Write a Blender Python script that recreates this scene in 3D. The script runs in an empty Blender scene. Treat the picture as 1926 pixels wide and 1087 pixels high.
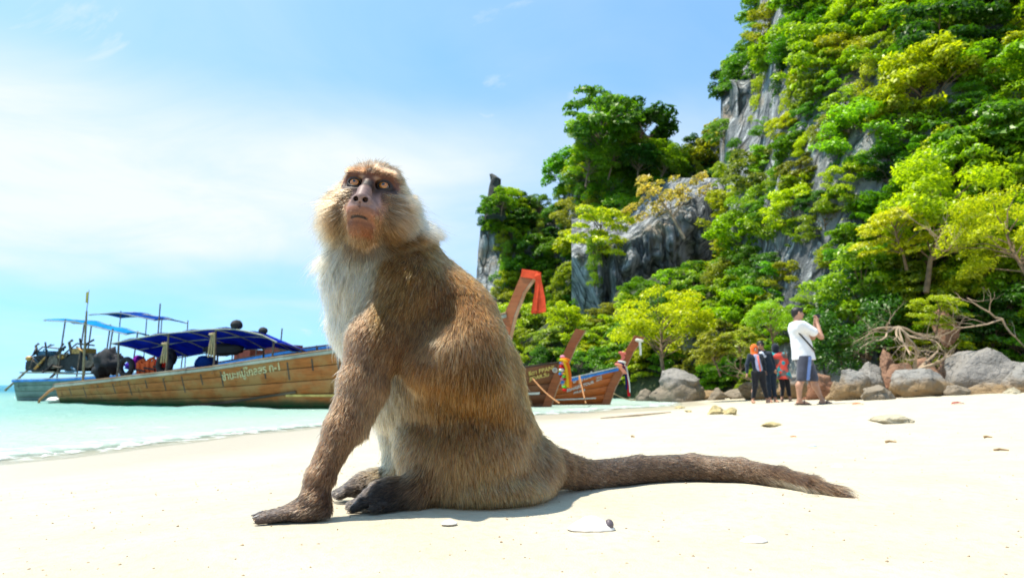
import bpy, bmesh, math, random
import numpy as np
from mathutils import Vector, Matrix, Euler

R = math.radians
sc = bpy.context.scene
COL = sc.collection

# ------------------------------------------------------------------ camera
CAMZ = 0.55
PITCH = R(8.0)
FPX = 1284.0                      # focal length in pixels of the 1926 px wide photograph
cam_data = bpy.data.cameras.new('camera')
cam = bpy.data.objects.new('camera', cam_data)
COL.objects.link(cam)
cam.location = (0, 0, CAMZ)
cam.rotation_euler = (math.pi / 2 + PITCH, 0, 0)
cam_data.lens = 24.0
cam_data.sensor_width = 36.0
cam_data.clip_start = 0.02
cam_data.clip_end = 20000.0
cam_data.dof.use_dof = True
cam_data.dof.focus_distance = 1.02
cam_data.dof.aperture_fstop = 10.0
sc.camera = cam

# ------------------------------------------------------------------ sun and sky
SUN = Vector((-0.38, 0.04, 1.0)).normalized()
sd = bpy.data.lights.new('sun', 'SUN')
sd.energy = 4.3
sd.angle = R(0.6)
sd.color = (1.0, 0.93, 0.81)
sun = bpy.data.objects.new('sun', sd)
COL.objects.link(sun)
sun.rotation_euler = SUN.to_track_quat('Z', 'Y').to_euler()
sun.location = (-20, -5, 45)

world = bpy.data.worlds.new('World')
sc.world = world
world.use_nodes = True
wn = world.node_tree
wn.nodes.clear()
W = lambda t: wn.nodes.new(t)
def wmath(op, a, b=None, c=None, clamp=False):
    n = W('ShaderNodeMath'); n.operation = op; n.use_clamp = clamp
    for i, v in enumerate((a, b, c)):
        if v is None: continue
        if isinstance(v, (int, float)): n.inputs[i].default_value = v
        else: wn.links.new(v, n.inputs[i])
    return n.outputs[0]
sky = W('ShaderNodeTexSky')
sky.sky_type = 'NISHITA'
sky.sun_disc = False
sky.sun_elevation = math.asin(SUN.z)
sky.sun_rotation = math.atan2(SUN.x, SUN.y)
sky.air_density = 1.0
sky.dust_density = 0.6
sky.ozone_density = 1.4
tc = W('ShaderNodeTexCoord')
sep = W('ShaderNodeSeparateXYZ'); wn.links.new(tc.outputs['Generated'], sep.inputs[0])
# cloud deck: project the direction on a plane overhead so that clouds flatten towards the horizon
vadd = W('ShaderNodeVectorMath'); vadd.operation = 'ADD'; vadd.inputs[1].default_value = (0, 0, 0.20); wn.links.new(tc.outputs['Generated'], vadd.inputs[0]); wn.links.new(vadd.outputs[0], sky.inputs['Vector'])   # clear air: little whitening at the horizon
den = wmath('ADD', wmath('MAXIMUM', sep.outputs['Z'], 0.0), 0.16)
comb = W('ShaderNodeCombineXYZ')
wn.links.new(wmath('DIVIDE', sep.outputs['X'], den), comb.inputs[0])
wn.links.new(wmath('DIVIDE', sep.outputs['Y'], den), comb.inputs[1])
def wnoise(scale, detail, rough, off, dist=0.0):
    mp = W('ShaderNodeMapping'); mp.inputs['Location'].default_value = off
    wn.links.new(comb.outputs[0], mp.inputs['Vector'])
    n = W('ShaderNodeTexNoise'); n.inputs['Scale'].default_value = scale
    n.inputs['Detail'].default_value = detail; n.inputs['Roughness'].default_value = rough
    n.inputs['Distortion'].default_value = dist
    wn.links.new(mp.outputs[0], n.inputs['Vector'])
    return n.outputs['Fac']
def wramp(v, a, b):
    n = W('ShaderNodeMapRange'); n.interpolation_type = 'SMOOTHSTEP'
    wn.links.new(v, n.inputs['Value']); n.inputs['From Min'].default_value = a; n.inputs['From Max'].default_value = b
    return n.outputs['Result']
bank = wnoise(0.42, 5, 0.5, (0.9, 2.3, 0.0), 0.3)       # broad sheets of thin white cloud
wisp = wnoise(1.5, 8, 0.62, (1.3, 4.2, 0.0), 0.7)        # small puffs
elev = wramp(sep.outputs['Z'], 0.42, 0.29)               # denser towards the horizon
lowc = wramp(sep.outputs['Z'], 0.06, 0.24)
m1 = wmath('MULTIPLY', wmath('ADD', wmath('MULTIPLY', elev, 0.74), 0.26), wmath('ADD', wmath('MULTIPLY', lowc, 0.70), 0.30))
m1 = wmath('MULTIPLY', m1, wmath('ADD', wmath('MULTIPLY', wramp(bank, 0.36, 0.60), 0.75), 0.45), clamp=True)
m2 = wramp(wisp, 0.52, 0.74)
mask = wmath('MAXIMUM', wmath('MULTIPLY', m1, wmath('ADD', 0.42, wmath('MULTIPLY', wisp, 1.05))), wmath('MULTIPLY', m2, 0.75), clamp=True)
mixc = W('ShaderNodeMix'); mixc.data_type = 'RGBA'
wn.links.new(mask, mixc.inputs['Factor'])
hs = W('ShaderNodeMix'); hs.data_type = 'RGBA'; hs.blend_type = 'MULTIPLY'; hs.inputs['Factor'].default_value = 1.0
wn.links.new(sky.outputs[0], hs.inputs['A']); hs.inputs['B'].default_value = (0.78, 1.43, 1.60, 1)   # the vivid cyan of the print
wn.links.new(hs.outputs['Result'], mixc.inputs['A'])
mixc.inputs['B'].default_value = (4.95, 5.35, 5.5, 1)
bg = W('ShaderNodeBackground'); bg.inputs['Strength'].default_value = 0.1
wn.links.new(mixc.outputs['Result'], bg.inputs['Color'])
wo = W('ShaderNodeOutputWorld'); wn.links.new(bg.outputs[0], wo.inputs['Surface'])

sc.view_settings.view_transform = 'Standard'
sc.view_settings.look = 'None'
sc.view_settings.exposure = 0.92
sc.view_settings.gamma = 1.0
sc.view_settings.use_curve_mapping = False
sc.render.engine = 'CYCLES'
cy = sc.cycles
cy.use_denoising = True
cy.max_bounces = 10
cy.diffuse_bounces = 3
cy.glossy_bounces = 6
cy.transmission_bounces = 8
cy.transparent_max_bounces = 12
cy.sample_clamp_indirect = 4.0
cy.caustics_reflective = False
cy.caustics_refractive = False
sc.cycles_curves.shape = 'THICK'
sc.cycles_curves.subdivisions = 2

# ------------------------------------------------------------------ helpers
def ray(px, py):
    cx = (px - 963.0) / FPX; cy_ = (543.5 - py) / FPX
    c, s = math.cos(PITCH), math.sin(PITCH)
    return np.array([cx, c - s * cy_, s + c * cy_])
def at(px, py, Y):
    """the point of the place seen at photo pixel (px,py) and standing Y metres away"""
    d = ray(px, py)
    return np.array([0, 0, CAMZ]) + d * (Y / d[1])
def mpp(Y): return Y / FPX        # metres per photo pixel at distance Y

def link(o, parent=None):
    COL.objects.link(o)
    if parent is not None: o.parent = parent
    return o
def tag(o, label=None, cat=None, group=None, kind=None):
    if label: o['label'] = label
    if cat: o['category'] = cat
    if group: o['group'] = group
    if kind: o['kind'] = kind
    return o
def empty(name, loc=(0, 0, 0), rz=0.0, parent=None):
    o = bpy.data.objects.new(name, None); link(o, parent)
    o.location = loc; o.rotation_euler = (0, 0, rz); o.empty_display_size = 0.1
    return o
def build(name, verts, faces, mat=None, parent=None, smooth=False):
    me = bpy.data.meshes.new(name)
    v = np.asarray(verts, dtype=np.float32).reshape(-1, 3)
    f = np.asarray(faces, dtype=np.int32) if (isinstance(faces, np.ndarray)) else faces
    if isinstance(f, np.ndarray):
        n, k = f.shape
        me.vertices.add(len(v)); me.vertices.foreach_set('co', v.ravel())
        me.loops.add(n * k); me.loops.foreach_set('vertex_index', f.ravel())
        me.polygons.add(n)
        me.polygons.foreach_set('loop_start', np.arange(0, n * k, k, dtype=np.int32))
        me.polygons.foreach_set('loop_total', np.full(n, k, dtype=np.int32))
        me.update(calc_edges=True)
    else:
        me.from_pydata([tuple(p) for p in v], [], [tuple(q) for q in f])
    if smooth: me.polygons.foreach_set('use_smooth', np.ones(len(me.polygons), dtype=bool))
    if mat is not None:
        for m in (mat if isinstance(mat, (list, tuple)) else [mat]): me.materials.append(m)
    o = bpy.data.objects.new(name, me)
    return link(o, parent)

class MB:
    """collects shapes of ONE part"""
    def __init__(s): s.v = []; s.f = []
    def add(s, v, f):
        n = len(s.v); s.v += [tuple(p) for p in v]; s.f += [tuple(i + n for i in q) for q in f]; return s
    def box(s, c, h, rot=None):
        c = Vector(c); pts = []
        for dz in (-1, 1):
            for dx, dy in ((-1, -1), (1, -1), (1, 1), (-1, 1)):
                p = Vector((dx * h[0], dy * h[1], dz * h[2]))
                if rot is not None: p = rot @ p
                pts.append(c + p)
        return s.add(pts, [(3, 2, 1, 0), (4, 5, 6, 7), (0, 1, 5, 4), (1, 2, 6, 5), (2, 3, 7, 6), (3, 0, 4, 7)])
    def tube(s, pts, rad, n=8, cap=True):
        pts = [Vector(p) for p in pts]
        if not isinstance(rad, (list, tuple, np.ndarray)): rad = [rad] * len(pts)
        vs = []; fs = []; prev = None
        for i, p in enumerate(pts):
            t = (pts[min(i + 1, len(pts) - 1)] - pts[max(i - 1, 0)])
            if t.length < 1e-9: t = Vector((0, 0, 1))
            t.normalize()
            if prev is None:
                a = t.orthogonal().normalized()
            else:
                a = prev - t * prev.dot(t)
                a = a.normalized() if a.length > 1e-6 else t.orthogonal().normalized()
            prev = a; b = t.cross(a)
            for k in range(n):
                an = 2 * math.pi * k / n
                vs.append(p + (a * math.cos(an) + b * math.sin(an)) * rad[i])
        for i in range(len(pts) - 1):
            for k in range(n):
                k2 = (k + 1) % n
                fs.append((i * n + k, i * n + k2, (i + 1) * n + k2, (i + 1) * n + k))
        if cap:
            fs.append(tuple(reversed(range(n)))); fs.append(tuple(range((len(pts) - 1) * n, len(pts) * n)))
        return s.add(vs, fs)
    def ball(s, c, r, nu=10, nv=7, rot=None):
        if not isinstance(r, (list, tuple)): r = (r, r, r)
        vs = []; fs = []
        for j in range(nv + 1):
            th = math.pi * j / nv
            for i in range(nu):
                ph = 2 * math.pi * i / nu
                p = Vector((r[0] * math.sin(th) * math.cos(ph), r[1] * math.sin(th) * math.sin(ph), r[2] * math.cos(th)))
                if rot is not None: p = rot @ p
                vs.append(Vector(c) + p)
        for j in range(nv):
            for i in range(nu):
                i2 = (i + 1) % nu
                fs.append((j * nu + i, (j + 1) * nu + i, (j + 1) * nu + i2, j * nu + i2))
        return s.add(vs, fs)
    def torus(s, c, R0, r0, ax=(0, 1, 0), n=18, m=8):
        ax = Vector(ax).normalized(); a = ax.orthogonal().normalized(); b = ax.cross(a)
        vs = []; fs = []
        for i in range(n):
            u = 2 * math.pi * i / n; d = a * math.cos(u) + b * math.sin(u)
            for k in range(m):
                w = 2 * math.pi * k / m
                vs.append(Vector(c) + d * (R0 + r0 * math.cos(w)) + ax * (r0 * math.sin(w)))
        for i in range(n):
            for k in range(m):
                fs.append((i * m + k, ((i + 1) % n) * m + k, ((i + 1) % n) * m + (k + 1) % m, i * m + (k + 1) % m))
        return s.add(vs, fs)
    def sheet(s, rows, thick=0.0):
        """grid of points (list of rows); given a thickness along z it becomes a closed slab"""
        nr = len(rows); nc = len(rows[0])
        vs = [p for r in rows for p in r]; fs = []
        for i in range(nr - 1):
            for k in range(nc - 1):
                fs.append((i * nc + k, i * nc + k + 1, (i + 1) * nc + k + 1, (i + 1) * nc + k))
        if thick:
            n = len(vs); vs = vs + [(p[0], p[1], p[2] - thick) for p in vs]
            fs += [tuple(n + q for q in reversed(f)) for f in fs[:]]
            rim = [k for k in range(nc)] + [i * nc + nc - 1 for i in range(1, nr)] + [(nr - 1) * nc + k for k in range(nc - 2, -1, -1)] + [i * nc for i in range(nr - 2, 0, -1)]
            for q in range(len(rim)):
                a, b = rim[q], rim[(q + 1) % len(rim)]
                fs.append((b, a, a + n, b + n))
        return s.add(vs, fs)
    def build(s, name, mat, parent=None, smooth=False): return build(name, s.v, s.f, mat, parent, smooth)

# ---- noise
def _hash(i, j, k, seed):
    h = (i * 374761393 + j * 668265263 + k * 2147483647 + seed * 1274126177) & 0xFFFFFFFF
    h = ((h ^ (h >> 13)) * 1274126177) & 0xFFFFFFFF
    h = h ^ (h >> 16)
    return (h & 0xFFFFFF) / float(0xFFFFFF)
def vnoise(P, seed=0):
    P = np.asarray(P, dtype=np.float64); I = np.floor(P).astype(np.int64); F = P - I
    F = F * F * (3 - 2 * F); out = 0
    for dx in (0, 1):
        wx = F[..., 0] if dx else 1 - F[..., 0]
        for dy in (0, 1):
            wy = F[..., 1] if dy else 1 - F[..., 1]
            for dz in (0, 1):
                wz = F[..., 2] if dz else 1 - F[..., 2]
                out = out + wx * wy * wz * _hash(I[..., 0] + dx, I[..., 1] + dy, I[..., 2] + dz, seed)
    return out * 2 - 1
def fbm(P, octv=4, seed=0, gain=0.5):
    P = np.asarray(P, dtype=np.float64); o = 0; a = 1.0; t = 0
    for k in range(octv):
        o = o + a * vnoise(P * (2 ** k) + 17.3 * k, seed + k); t += a; a *= gain
    return o / t

# ---- smooth-union distance fields meshed with surface nets (bodies are one continuous mesh)
def sd_cone(P, a, b, ra, rb):
    a = np.asarray(a, float); b = np.asarray(b, float); ba = b - a
    t = np.clip(((P - a) @ ba) / max(ba @ ba, 1e-12), 0, 1)
    return np.linalg.norm(P - (a + t[..., None] * ba), axis=-1) - (ra + (rb - ra) * t)
def sd_ell(P, c, r, M=None):
    q = P - np.asarray(c, float)
    if M is not None: q = q @ M
    r = np.asarray(r, float)
    k0 = np.linalg.norm(q / r, axis=-1); k1 = np.linalg.norm(q / (r * r), axis=-1)
    return k0 * (k0 - 1.0) / np.maximum(k1, 1e-9)
def sd_prim(P, p):
    if p['t'] == 'c': return sd_cone(P, p['a'], p['b'], p['ra'], p['rb'])
    return sd_ell(P, p['c'], p['r'], p.get('M'))
def prim_box(p):
    if p['t'] == 'c':
        a, b = np.asarray(p['a']), np.asarray(p['b'])
        return np.minimum(a - p['ra'], b - p['rb']), np.maximum(a + p['ra'], b + p['rb'])
    m = max(p['r']); c = np.asarray(p['c']); return c - m, c + m
def field(prims, xs, ys, zs):
    F = np.full((len(xs), len(ys), len(zs)), 0.2)
    for p in prims:
        k = p.get('k', 0.01); lo, hi = prim_box(p); mg = k + 0.03
        i0, i1 = np.searchsorted(xs, lo[0] - mg), np.searchsorted(xs, hi[0] + mg)
        j0, j1 = np.searchsorted(ys, lo[1] - mg), np.searchsorted(ys, hi[1] + mg)
        k0, k1 = np.searchsorted(zs, lo[2] - mg), np.searchsorted(zs, hi[2] + mg)
        if i1 <= i0 or j1 <= j0 or k1 <= k0: continue
        P = np.stack(np.meshgrid(xs[i0:i1], ys[j0:j1], zs[k0:k1], indexing='ij'), -1)
        d = sd_prim(P, p); S = F[i0:i1, j0:j1, k0:k1]
        if p.get('op', '+') == '+':
            h = np.clip(0.5 + 0.5 * (S - d) / k, 0, 1)
            F[i0:i1, j0:j1, k0:k1] = S * (1 - h) + d * h - k * h * (1 - h)
        else:
            h = np.clip(0.5 - 0.5 * (S + d) / k, 0, 1)
            F[i0:i1, j0:j1, k0:k1] = S * (1 - h) - d * h + k * h * (1 - h)
    return F
def surface_nets(F, xs, ys, zs):
    s = F < 0
    c = np.zeros(tuple(n - 1 for n in F.shape), dtype=np.int8)
    sl = lambda d, n: slice(d, n - 1 + d)
    for dx in (0, 1):
        for dy in (0, 1):
            for dz in (0, 1):
                c += s[sl(dx, F.shape[0]), sl(dy, F.shape[1]), sl(dz, F.shape[2])]
    act = (c > 0) & (c < 8)
    I, J, K = np.nonzero(act); n = len(I)
    idx = np.full(c.shape, -1, dtype=np.int32); idx[I, J, K] = np.arange(n)
    acc = np.zeros((n, 3)); cnt = np.zeros(n)
    X = (xs, ys, zs)
    cor = [(a, b, d) for a in (0, 1) for b in (0, 1) for d in (0, 1)]
    for u in cor:
        for ax in range(3):
            if u[ax]: continue
            w = list(u); w[ax] = 1
            f0 = F[I + u[0], J + u[1], K + u[2]]; f1 = F[I + w[0], J + w[1], K + w[2]]
            m = (f0 < 0) != (f1 < 0)
            t = np.where(m, f0 / np.where(m, f0 - f1, 1), 0)
            p0 = np.stack([xs[I + u[0]], ys[J + u[1]], zs[K + u[2]]], 1)
            p1 = np.stack([xs[I + w[0]], ys[J + w[1]], zs[K + w[2]]], 1)
            acc[m] += (p0 + (p1 - p0) * t[:, None])[m]; cnt[m] += 1
    V = acc / cnt[:, None]
    quads = []
    for ax in range(3):
        A = np.take(s, range(0, s.shape[ax] - 1), axis=ax); B = np.take(s, range(1, s.shape[ax]), axis=ax)
        d = A != B
        i, j, k = np.nonzero(d)
        o = [a for a in range(3) if a != ax]
        g = [i, j, k]
        ok = (g[o[0]] > 0) & (g[o[1]] > 0) & (g[o[0]] < F.shape[o[0]] - 1) & (g[o[1]] < F.shape[o[1]] - 1)
        g = [q[ok] for q in g]; flip = A[i[ok], j[ok], k[ok]]
        def cell(da, db):
            h = [q.copy() for q in g]; h[o[0]] = h[o[0]] - da; h[o[1]] = h[o[1]] - db
            return idx[h[0], h[1], h[2]]
        q = np.stack([cell(1, 1), cell(0, 1), cell(0, 0), cell(1, 0)], 1)
        if ax == 1: flip = ~flip
        q[~flip] = q[~flip][:, ::-1]
        quads.append(q)
    return V, np.concatenate(quads)
def sdf_mesh(prims, xs, ys, zs):
    return surface_nets(field(prims, xs, ys, zs), xs, ys, zs)
def axis(lo, hi, step, fine=()):
    pts = [lo]; x = lo
    while x < hi:
        st = step
        for a, b, s_ in fine:
            if a <= x <= b: st = min(st, s_)
        x += st; pts.append(x)
    return np.array(pts)
def vert_normals(V, Q):
    n = np.cross(V[Q[:, 2]] - V[Q[:, 0]], V[Q[:, 3]] - V[Q[:, 1]])
    N = np.zeros_like(V)
    for k in range(4): np.add.at(N, Q[:, k], n)
    return N / np.maximum(np.linalg.norm(N, axis=1), 1e-12)[:, None]

# ------------------------------------------------------------------ materials
class NT:
    def __init__(s, name):
        s.m = bpy.data.materials.new(name); s.m.use_nodes = True; s.t = s.m.node_tree; s.t.nodes.clear()
        s.out = s.n('ShaderNodeOutputMaterial')
    def n(s, t): return s.t.nodes.new(t)
    def l(s, a, b): s.t.links.new(a, b)
    def val(s, sock, v):
        if isinstance(v, (int, float)): sock.default_value = v
        elif isinstance(v, (tuple, list)): sock.default_value = tuple(v) + ((1,) if len(v) == 3 and sock.type == 'RGBA' else ())
        else: s.l(v, sock)
    def coord(s, kind='Object', scale=(1, 1, 1), loc=(0, 0, 0)):
        c = s.n('ShaderNodeTexCoord'); m = s.n('ShaderNodeMapping'); m.inputs['Scale'].default_value = scale; m.inputs['Location'].default_value = loc
        s.l(c.outputs[kind], m.inputs['Vector']); return m.outputs[0]
    def noise(s, vec, scale, detail=4, rough=0.55, dist=0.0):
        n = s.n('ShaderNodeTexNoise'); n.inputs['Scale'].default_value = scale; n.inputs['Detail'].default_value = detail
        n.inputs['Roughness'].default_value = rough; n.inputs['Distortion'].default_value = dist
        if vec is not None: s.l(vec, n.inputs['Vector'])
        return n.outputs['Fac']
    def voro(s, vec, scale, feature='F1', out='Distance'):
        n = s.n('ShaderNodeTexVoronoi'); n.feature = feature; n.inputs['Scale'].default_value = scale
        if vec is not None: s.l(vec, n.inputs['Vector'])
        return n.outputs[out]
    def ramp(s, v, a, b, c=0.0, d=1.0, smooth=True):
        n = s.n('ShaderNodeMapRange'); n.interpolation_type = 'SMOOTHSTEP' if smooth else 'LINEAR'
        s.l(v, n.inputs['Value'])
        for k, q in zip(('From Min', 'From Max', 'To Min', 'To Max'), (a, b, c, d)): n.inputs[k].default_value = q
        return n.outputs['Result']
    def math(s, op, a, b=0.0, clamp=False):
        n = s.n('ShaderNodeMath'); n.operation = op; n.use_clamp = clamp
        s.val(n.inputs[0], a); s.val(n.inputs[1], b); return n.outputs[0]
    def mix(s, f, a, b, blend='MIX'):
        n = s.n('ShaderNodeMix'); n.data_type = 'RGBA'; n.blend_type = blend
        s.val(n.inputs['Factor'], f); s.val(n.inputs['A'], a); s.val(n.inputs['B'], b); return n.outputs['Result']
    def attr(s, name, out='Color'):
        n = s.n('ShaderNodeAttribute'); n.attribute_name = name; return n.outputs[out]
    def bump(s, h, strength=0.3, dist=0.01):
        n = s.n('ShaderNodeBump'); n.inputs['Strength'].default_value = strength; n.inputs['Distance'].default_value = dist
        s.l(h, n.inputs['Height']); return n.outputs[0]
    def pbr(s, col, rough=0.7, bump=None, spec=0.4, metal=0.0, coat=0.0, sheen=0.0, sss=0.0):
        b = s.n('ShaderNodeBsdfPrincipled'); s.val(b.inputs['Base Color'], col); s.val(b.inputs['Roughness'], rough)
        b.inputs['Specular IOR Level'].default_value = spec; b.inputs['Metallic'].default_value = metal
        b.inputs['Coat Weight'].default_value = coat; b.inputs['Sheen Weight'].default_value = sheen
        if sss:
            b.inputs['Subsurface Weight'].default_value = sss; b.inputs['Subsurface Radius'].default_value = (0.006, 0.003, 0.002); b.inputs['Subsurface Scale'].default_value = 1.0
        if bump is not None: s.l(bump, b.inputs['Normal'])
        s.l(b.outputs[0], s.out.inputs['Surface']); return s.m
_mc = {}
def plain(name, col, rough=0.6, var=0.25, scale=6.0, bump=0.15, bd=0.01, metal=0.0, spec=0.4):
    """simple worn material: colour with noise mottling and fine relief"""
    if name in _mc: return _mc[name]
    t = NT(name); c = t.coord('Object')
    n = t.noise(c, scale, 6, 0.6)
    lo = tuple(x * (1 - var) for x in col); hi = tuple(min(1, x * (1 + var)) for x in col)
    m = t.pbr(t.mix(t.ramp(n, 0.3, 0.7), lo, hi), rough, t.bump(t.noise(c, scale * 5, 4), bump, bd), spec, metal)
    _mc[name] = m; return m
# ------------------------------------------------------------------ beach (one sheet), sea
def zc(px, py, D): return float(at(px, py, D)[2])
_ctrl = []
def cp(x, y, z): _ctrl.append((x, y, z))
def cpp(px, py, z):
    d = ray(px, py); t = (z - CAMZ) / d[2]; cp(d[0] * t, d[1] * t, z)
SANDZ = 0.37
for x, y in ((-0.5, 0.5), (-0.4, 1.0), (0, 0.5), (0, 1.0), (0.4, 1.0), (0.8, 1.0), (0, 1.4), (0.5, 1.45), (0.9, 1.4), (0.6, 0.5), (1.0, 0.5), (0.3, 0.1)): cp(x, y, SANDZ)
for px, py in ((0, 872), (150, 858), (300, 838), (450, 818), (600, 802), (800, 790), (1000, 781), (1150, 769), (1280, 759)): cpp(px, py, 0.0)
for px, py in ((0, 915), (260, 880), (520, 848), (800, 815), (1000, 800), (1150, 786), (1300, 771)): cpp(px, py, 0.035)
def cpd(px, py, D): p = at(px, py, D); cp(*p)
cpd(1520, 761, 12.3); cpd(1440, 758, 17.9); cpd(1640, 752, 14.2); cpd(1926, 737, 15.0); cpd(1800, 742, 15.0); cpd(1320, 752, 23.0)
cpd(1690, 797, 5.6); cpd(1900, 850, 2.6); cpd(1926, 800, 5.0); cpd(1360, 779, 9.5)
for x, y, z in ((-6, 3, 0.0), (-9, 1, 0.0), (-12, -3, 0), (0, -4, 0.5), (5, -2, 0.75), (6, 3, 0.55), (9, 6, 0.55), (14, 12, 0.62), (-4, -6, 0.3), (20, 0, 1.2),
                (-6, 8, -0.22), (-4.5, 13, -0.3), (-9, 14, -0.5), (-14, 21, -0.8), (-1, 18, -0.25), (3, 24, -0.25), (-12, 8, -0.5), (-20, 5, -0.7), (0, 30, -0.9),
                (-30, 30, -1.6), (-60, 40, -3), (0, 120, -4), (-120, 120, -6), (30, 90, -1), (12, 26, 0.3), (20, 22, 0.6), (-60, -40, -3), (60, -30, 2.5), (9, 30, 0.1), (5, 40, -0.6)): cp(x, y, z)
_C = np.array(_ctrl)
def _rbf_fit():
    n = len(_C); A = np.zeros((n + 3, n + 3)); d = np.linalg.norm(_C[:, None, :2] - _C[None, :, :2], axis=-1)
    A[:n, :n] = d + np.eye(n) * -0.15; A[:n, n] = 1; A[n, :n] = 1
    A[n + 1, n + 1] = A[n + 2, n + 2] = 1
    b = np.zeros(n + 3); b[:n] = _C[:, 2]
    return np.linalg.solve(A, b)
_W = _rbf_fit()
def ground(x, y):
    """height of the sand / sea bed"""
    x = np.asarray(x, float); y = np.asarray(y, float); sh = x.shape; x = x.ravel(); y = y.ravel(); out = np.empty(len(x))
    for i in range(0, len(x), 20000):
        d = np.sqrt((x[i:i + 20000, None] - _C[:, 0]) ** 2 + (y[i:i + 20000, None] - _C[:, 1]) ** 2)
        out[i:i + 20000] = d @ _W[:-3] + _W[-3]
    out = np.clip(out, -7, 3.0)
    return out.reshape(sh)
def on_ground(px, py):
    d = ray(px, py)
    T = np.geomspace(0.3, 80, 4000)
    P = d[None, :] * T[:, None]; z = CAMZ + P[:, 2]
    g = ground(P[:, 0], P[:, 1]); h = np.nonzero(z <= g)[0]
    i = h[0] if len(h) else -1
    return np.array([P[i, 0], P[i, 1], g[i]])
gz = lambda x, y: float(ground(np.array([x]), np.array([y]))[0])

def polar(name, zfun, mat, r0, r1, nr, azs):
    rs = np.geomspace(r0, r1, nr); A, Rr = np.meshgrid(azs, rs)
    X = Rr * np.sin(A); Y = Rr * np.cos(A); Z = zfun(X, Y)
    n = len(azs); V = np.stack([X, Y, Z], -1).reshape(-1, 3)
    i, k = np.meshgrid(np.arange(nr - 1), np.arange(n - 1), indexing='ij'); i = i.ravel(); k = k.ravel()
    Q = np.stack([i * n + k, (i + 1) * n + k, (i + 1) * n + k + 1, i * n + k + 1], 1)[:, ::-1]
    V = np.concatenate([V, [[0, 0, float(zfun(np.array([0.0]), np.array([0.0]))[0])]]])
    return build(name, V, Q, mat, None, True), X, Y
azs = np.unique(np.concatenate([np.linspace(-math.pi, -0.8, 60), np.linspace(-0.8, 0.8, 420), np.linspace(0.8, math.pi, 60)]))
def beach_z(X, Y):
    z = ground(X, Y); r = np.hypot(X, Y)
    P = np.stack([X, Y, np.zeros_like(X)], -1)
    dry = np.clip((z - 0.05) / 0.15, 0, 1)
    und = fbm(P * 2.2, 4, 5) * 0.014 * np.clip((r - 0.5) / 1.2, 0.15, 1) + fbm(P * 9, 3, 9) * 0.0035
    foot = -0.03 * np.clip(fbm(P * 2.6, 2, 31) - 0.28, 0, 1) * np.clip((r - 1.8) / 2, 0, 1)
    return z + dry * (und + foot * 4.5)
t = NT('sand'); c = t.coord('Object')
geo = t.n('ShaderNodeNewGeometry'); sp = t.n('ShaderNodeSeparateXYZ'); t.l(geo.outputs['Position'], sp.inputs[0])
subm = t.ramp(sp.outputs['Z'], -0.035, 0.0)
wet = t.ramp(t.math('ADD', sp.outputs['Z'], t.math('MULTIPLY', t.noise(c, 0.9, 3), 0.03)), 0.075, 0.035)
wet = t.math('MULTIPLY', wet, subm)
grain = t.noise(c, 420, 3, 0.7); big = t.noise(c, 5.0, 6, 0.6); mid = t.noise(c, 60, 4, 0.65)
base = t.mix(t.ramp(big, 0.3, 0.7), (0.455, 0.40, 0.295), (0.515, 0.455, 0.345))
base = t.mix(t.ramp(mid, 0.45, 0.8), base, (0.41, 0.35, 0.25))
base = t.mix(t.ramp(grain, 0.62, 0.75), base, (0.36, 0.28, 0.20))
base = t.mix(wet, base, (0.42, 0.37, 0.28))
bmp = t.math('ADD', t.math('MULTIPLY', grain, 0.25), t.math('ADD', t.math('MULTIPLY', mid, 0.6), t.math('MULTIPLY', big, 1.0)))
sand_mat = t.pbr(base, t.math('SUBTRACT', 0.95, t.math('MULTIPLY', wet, 0.62)), t.bump(bmp, 0.75, 0.008), 0.3)
beach, _, _ = polar('beach', beach_z, sand_mat, 0.12, 4000, 330, azs)
tag(beach, kind='structure')

def sea_z(X, Y):
    r = np.hypot(X, Y); g = ground(X, Y); dep = np.clip(-g, 0, 1.5)
    P = np.stack([X * 0.7, Y * 1.2, np.zeros_like(X)], -1)
    w = fbm(P * 1.3, 3, 3) * 0.055 + fbm(P * 4.5, 3, 8) * 0.022
    shore = np.exp(-((g + 0.02) / 0.02) ** 2) * 0.004
    return w * np.clip(dep * 1.6 + 0.06, 0, 1) * np.clip(60 / np.maximum(r, 1), 0, 1) + shore
t = NT('sea_water'); c = t.coord('Object')
dep = t.attr('depth', 'Fac')
nz = t.noise(t.coord('Object', (0.8, 1.7, 1)), 2.3, 6, 0.62, 0.4)
thick = t.ramp(dep, 0.0, 0.75, 0.0, 1.0, False)
body = t.mix(t.ramp(dep, 0.08, 0.6), (0.42, 0.53, 0.44), (0.23, 0.44, 0.39))
body = t.mix(t.ramp(dep, 0.9, 3.5), body, (0.04, 0.22, 0.30))
dif = t.n('ShaderNodeBsdfDiffuse'); t.val(dif.inputs['Color'], body)
tr = t.n('ShaderNodeBsdfTransparent'); t.val(tr.inputs['Color'], t.mix(thick, (0.97, 1.0, 0.99), (0.45, 0.85, 0.82)))
m1 = t.n('ShaderNodeMixShader'); t.val(m1.inputs[0], t.ramp(dep, 0.0, 0.035, 0.02, 0.9)); t.l(tr.outputs[0], m1.inputs[1]); t.l(dif.outputs[0], m1.inputs[2])
pass
gl = t.n('ShaderNodeBsdfGlossy'); t.val(gl.inputs['Roughness'], 0.12)
bm_ = t.bump(t.math('ADD', nz, t.math('MULTIPLY', t.noise(t.coord('Object', (1, 2.2, 1)), 11, 4), 0.35)), 0.9, 0.16); t.l(bm_, gl.inputs['Normal']); t.l(bm_, dif.inputs['Normal'])
fr = t.n('ShaderNodeFresnel'); fr.inputs['IOR'].default_value = 1.33; t.l(bm_, fr.inputs['Normal'])
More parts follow.
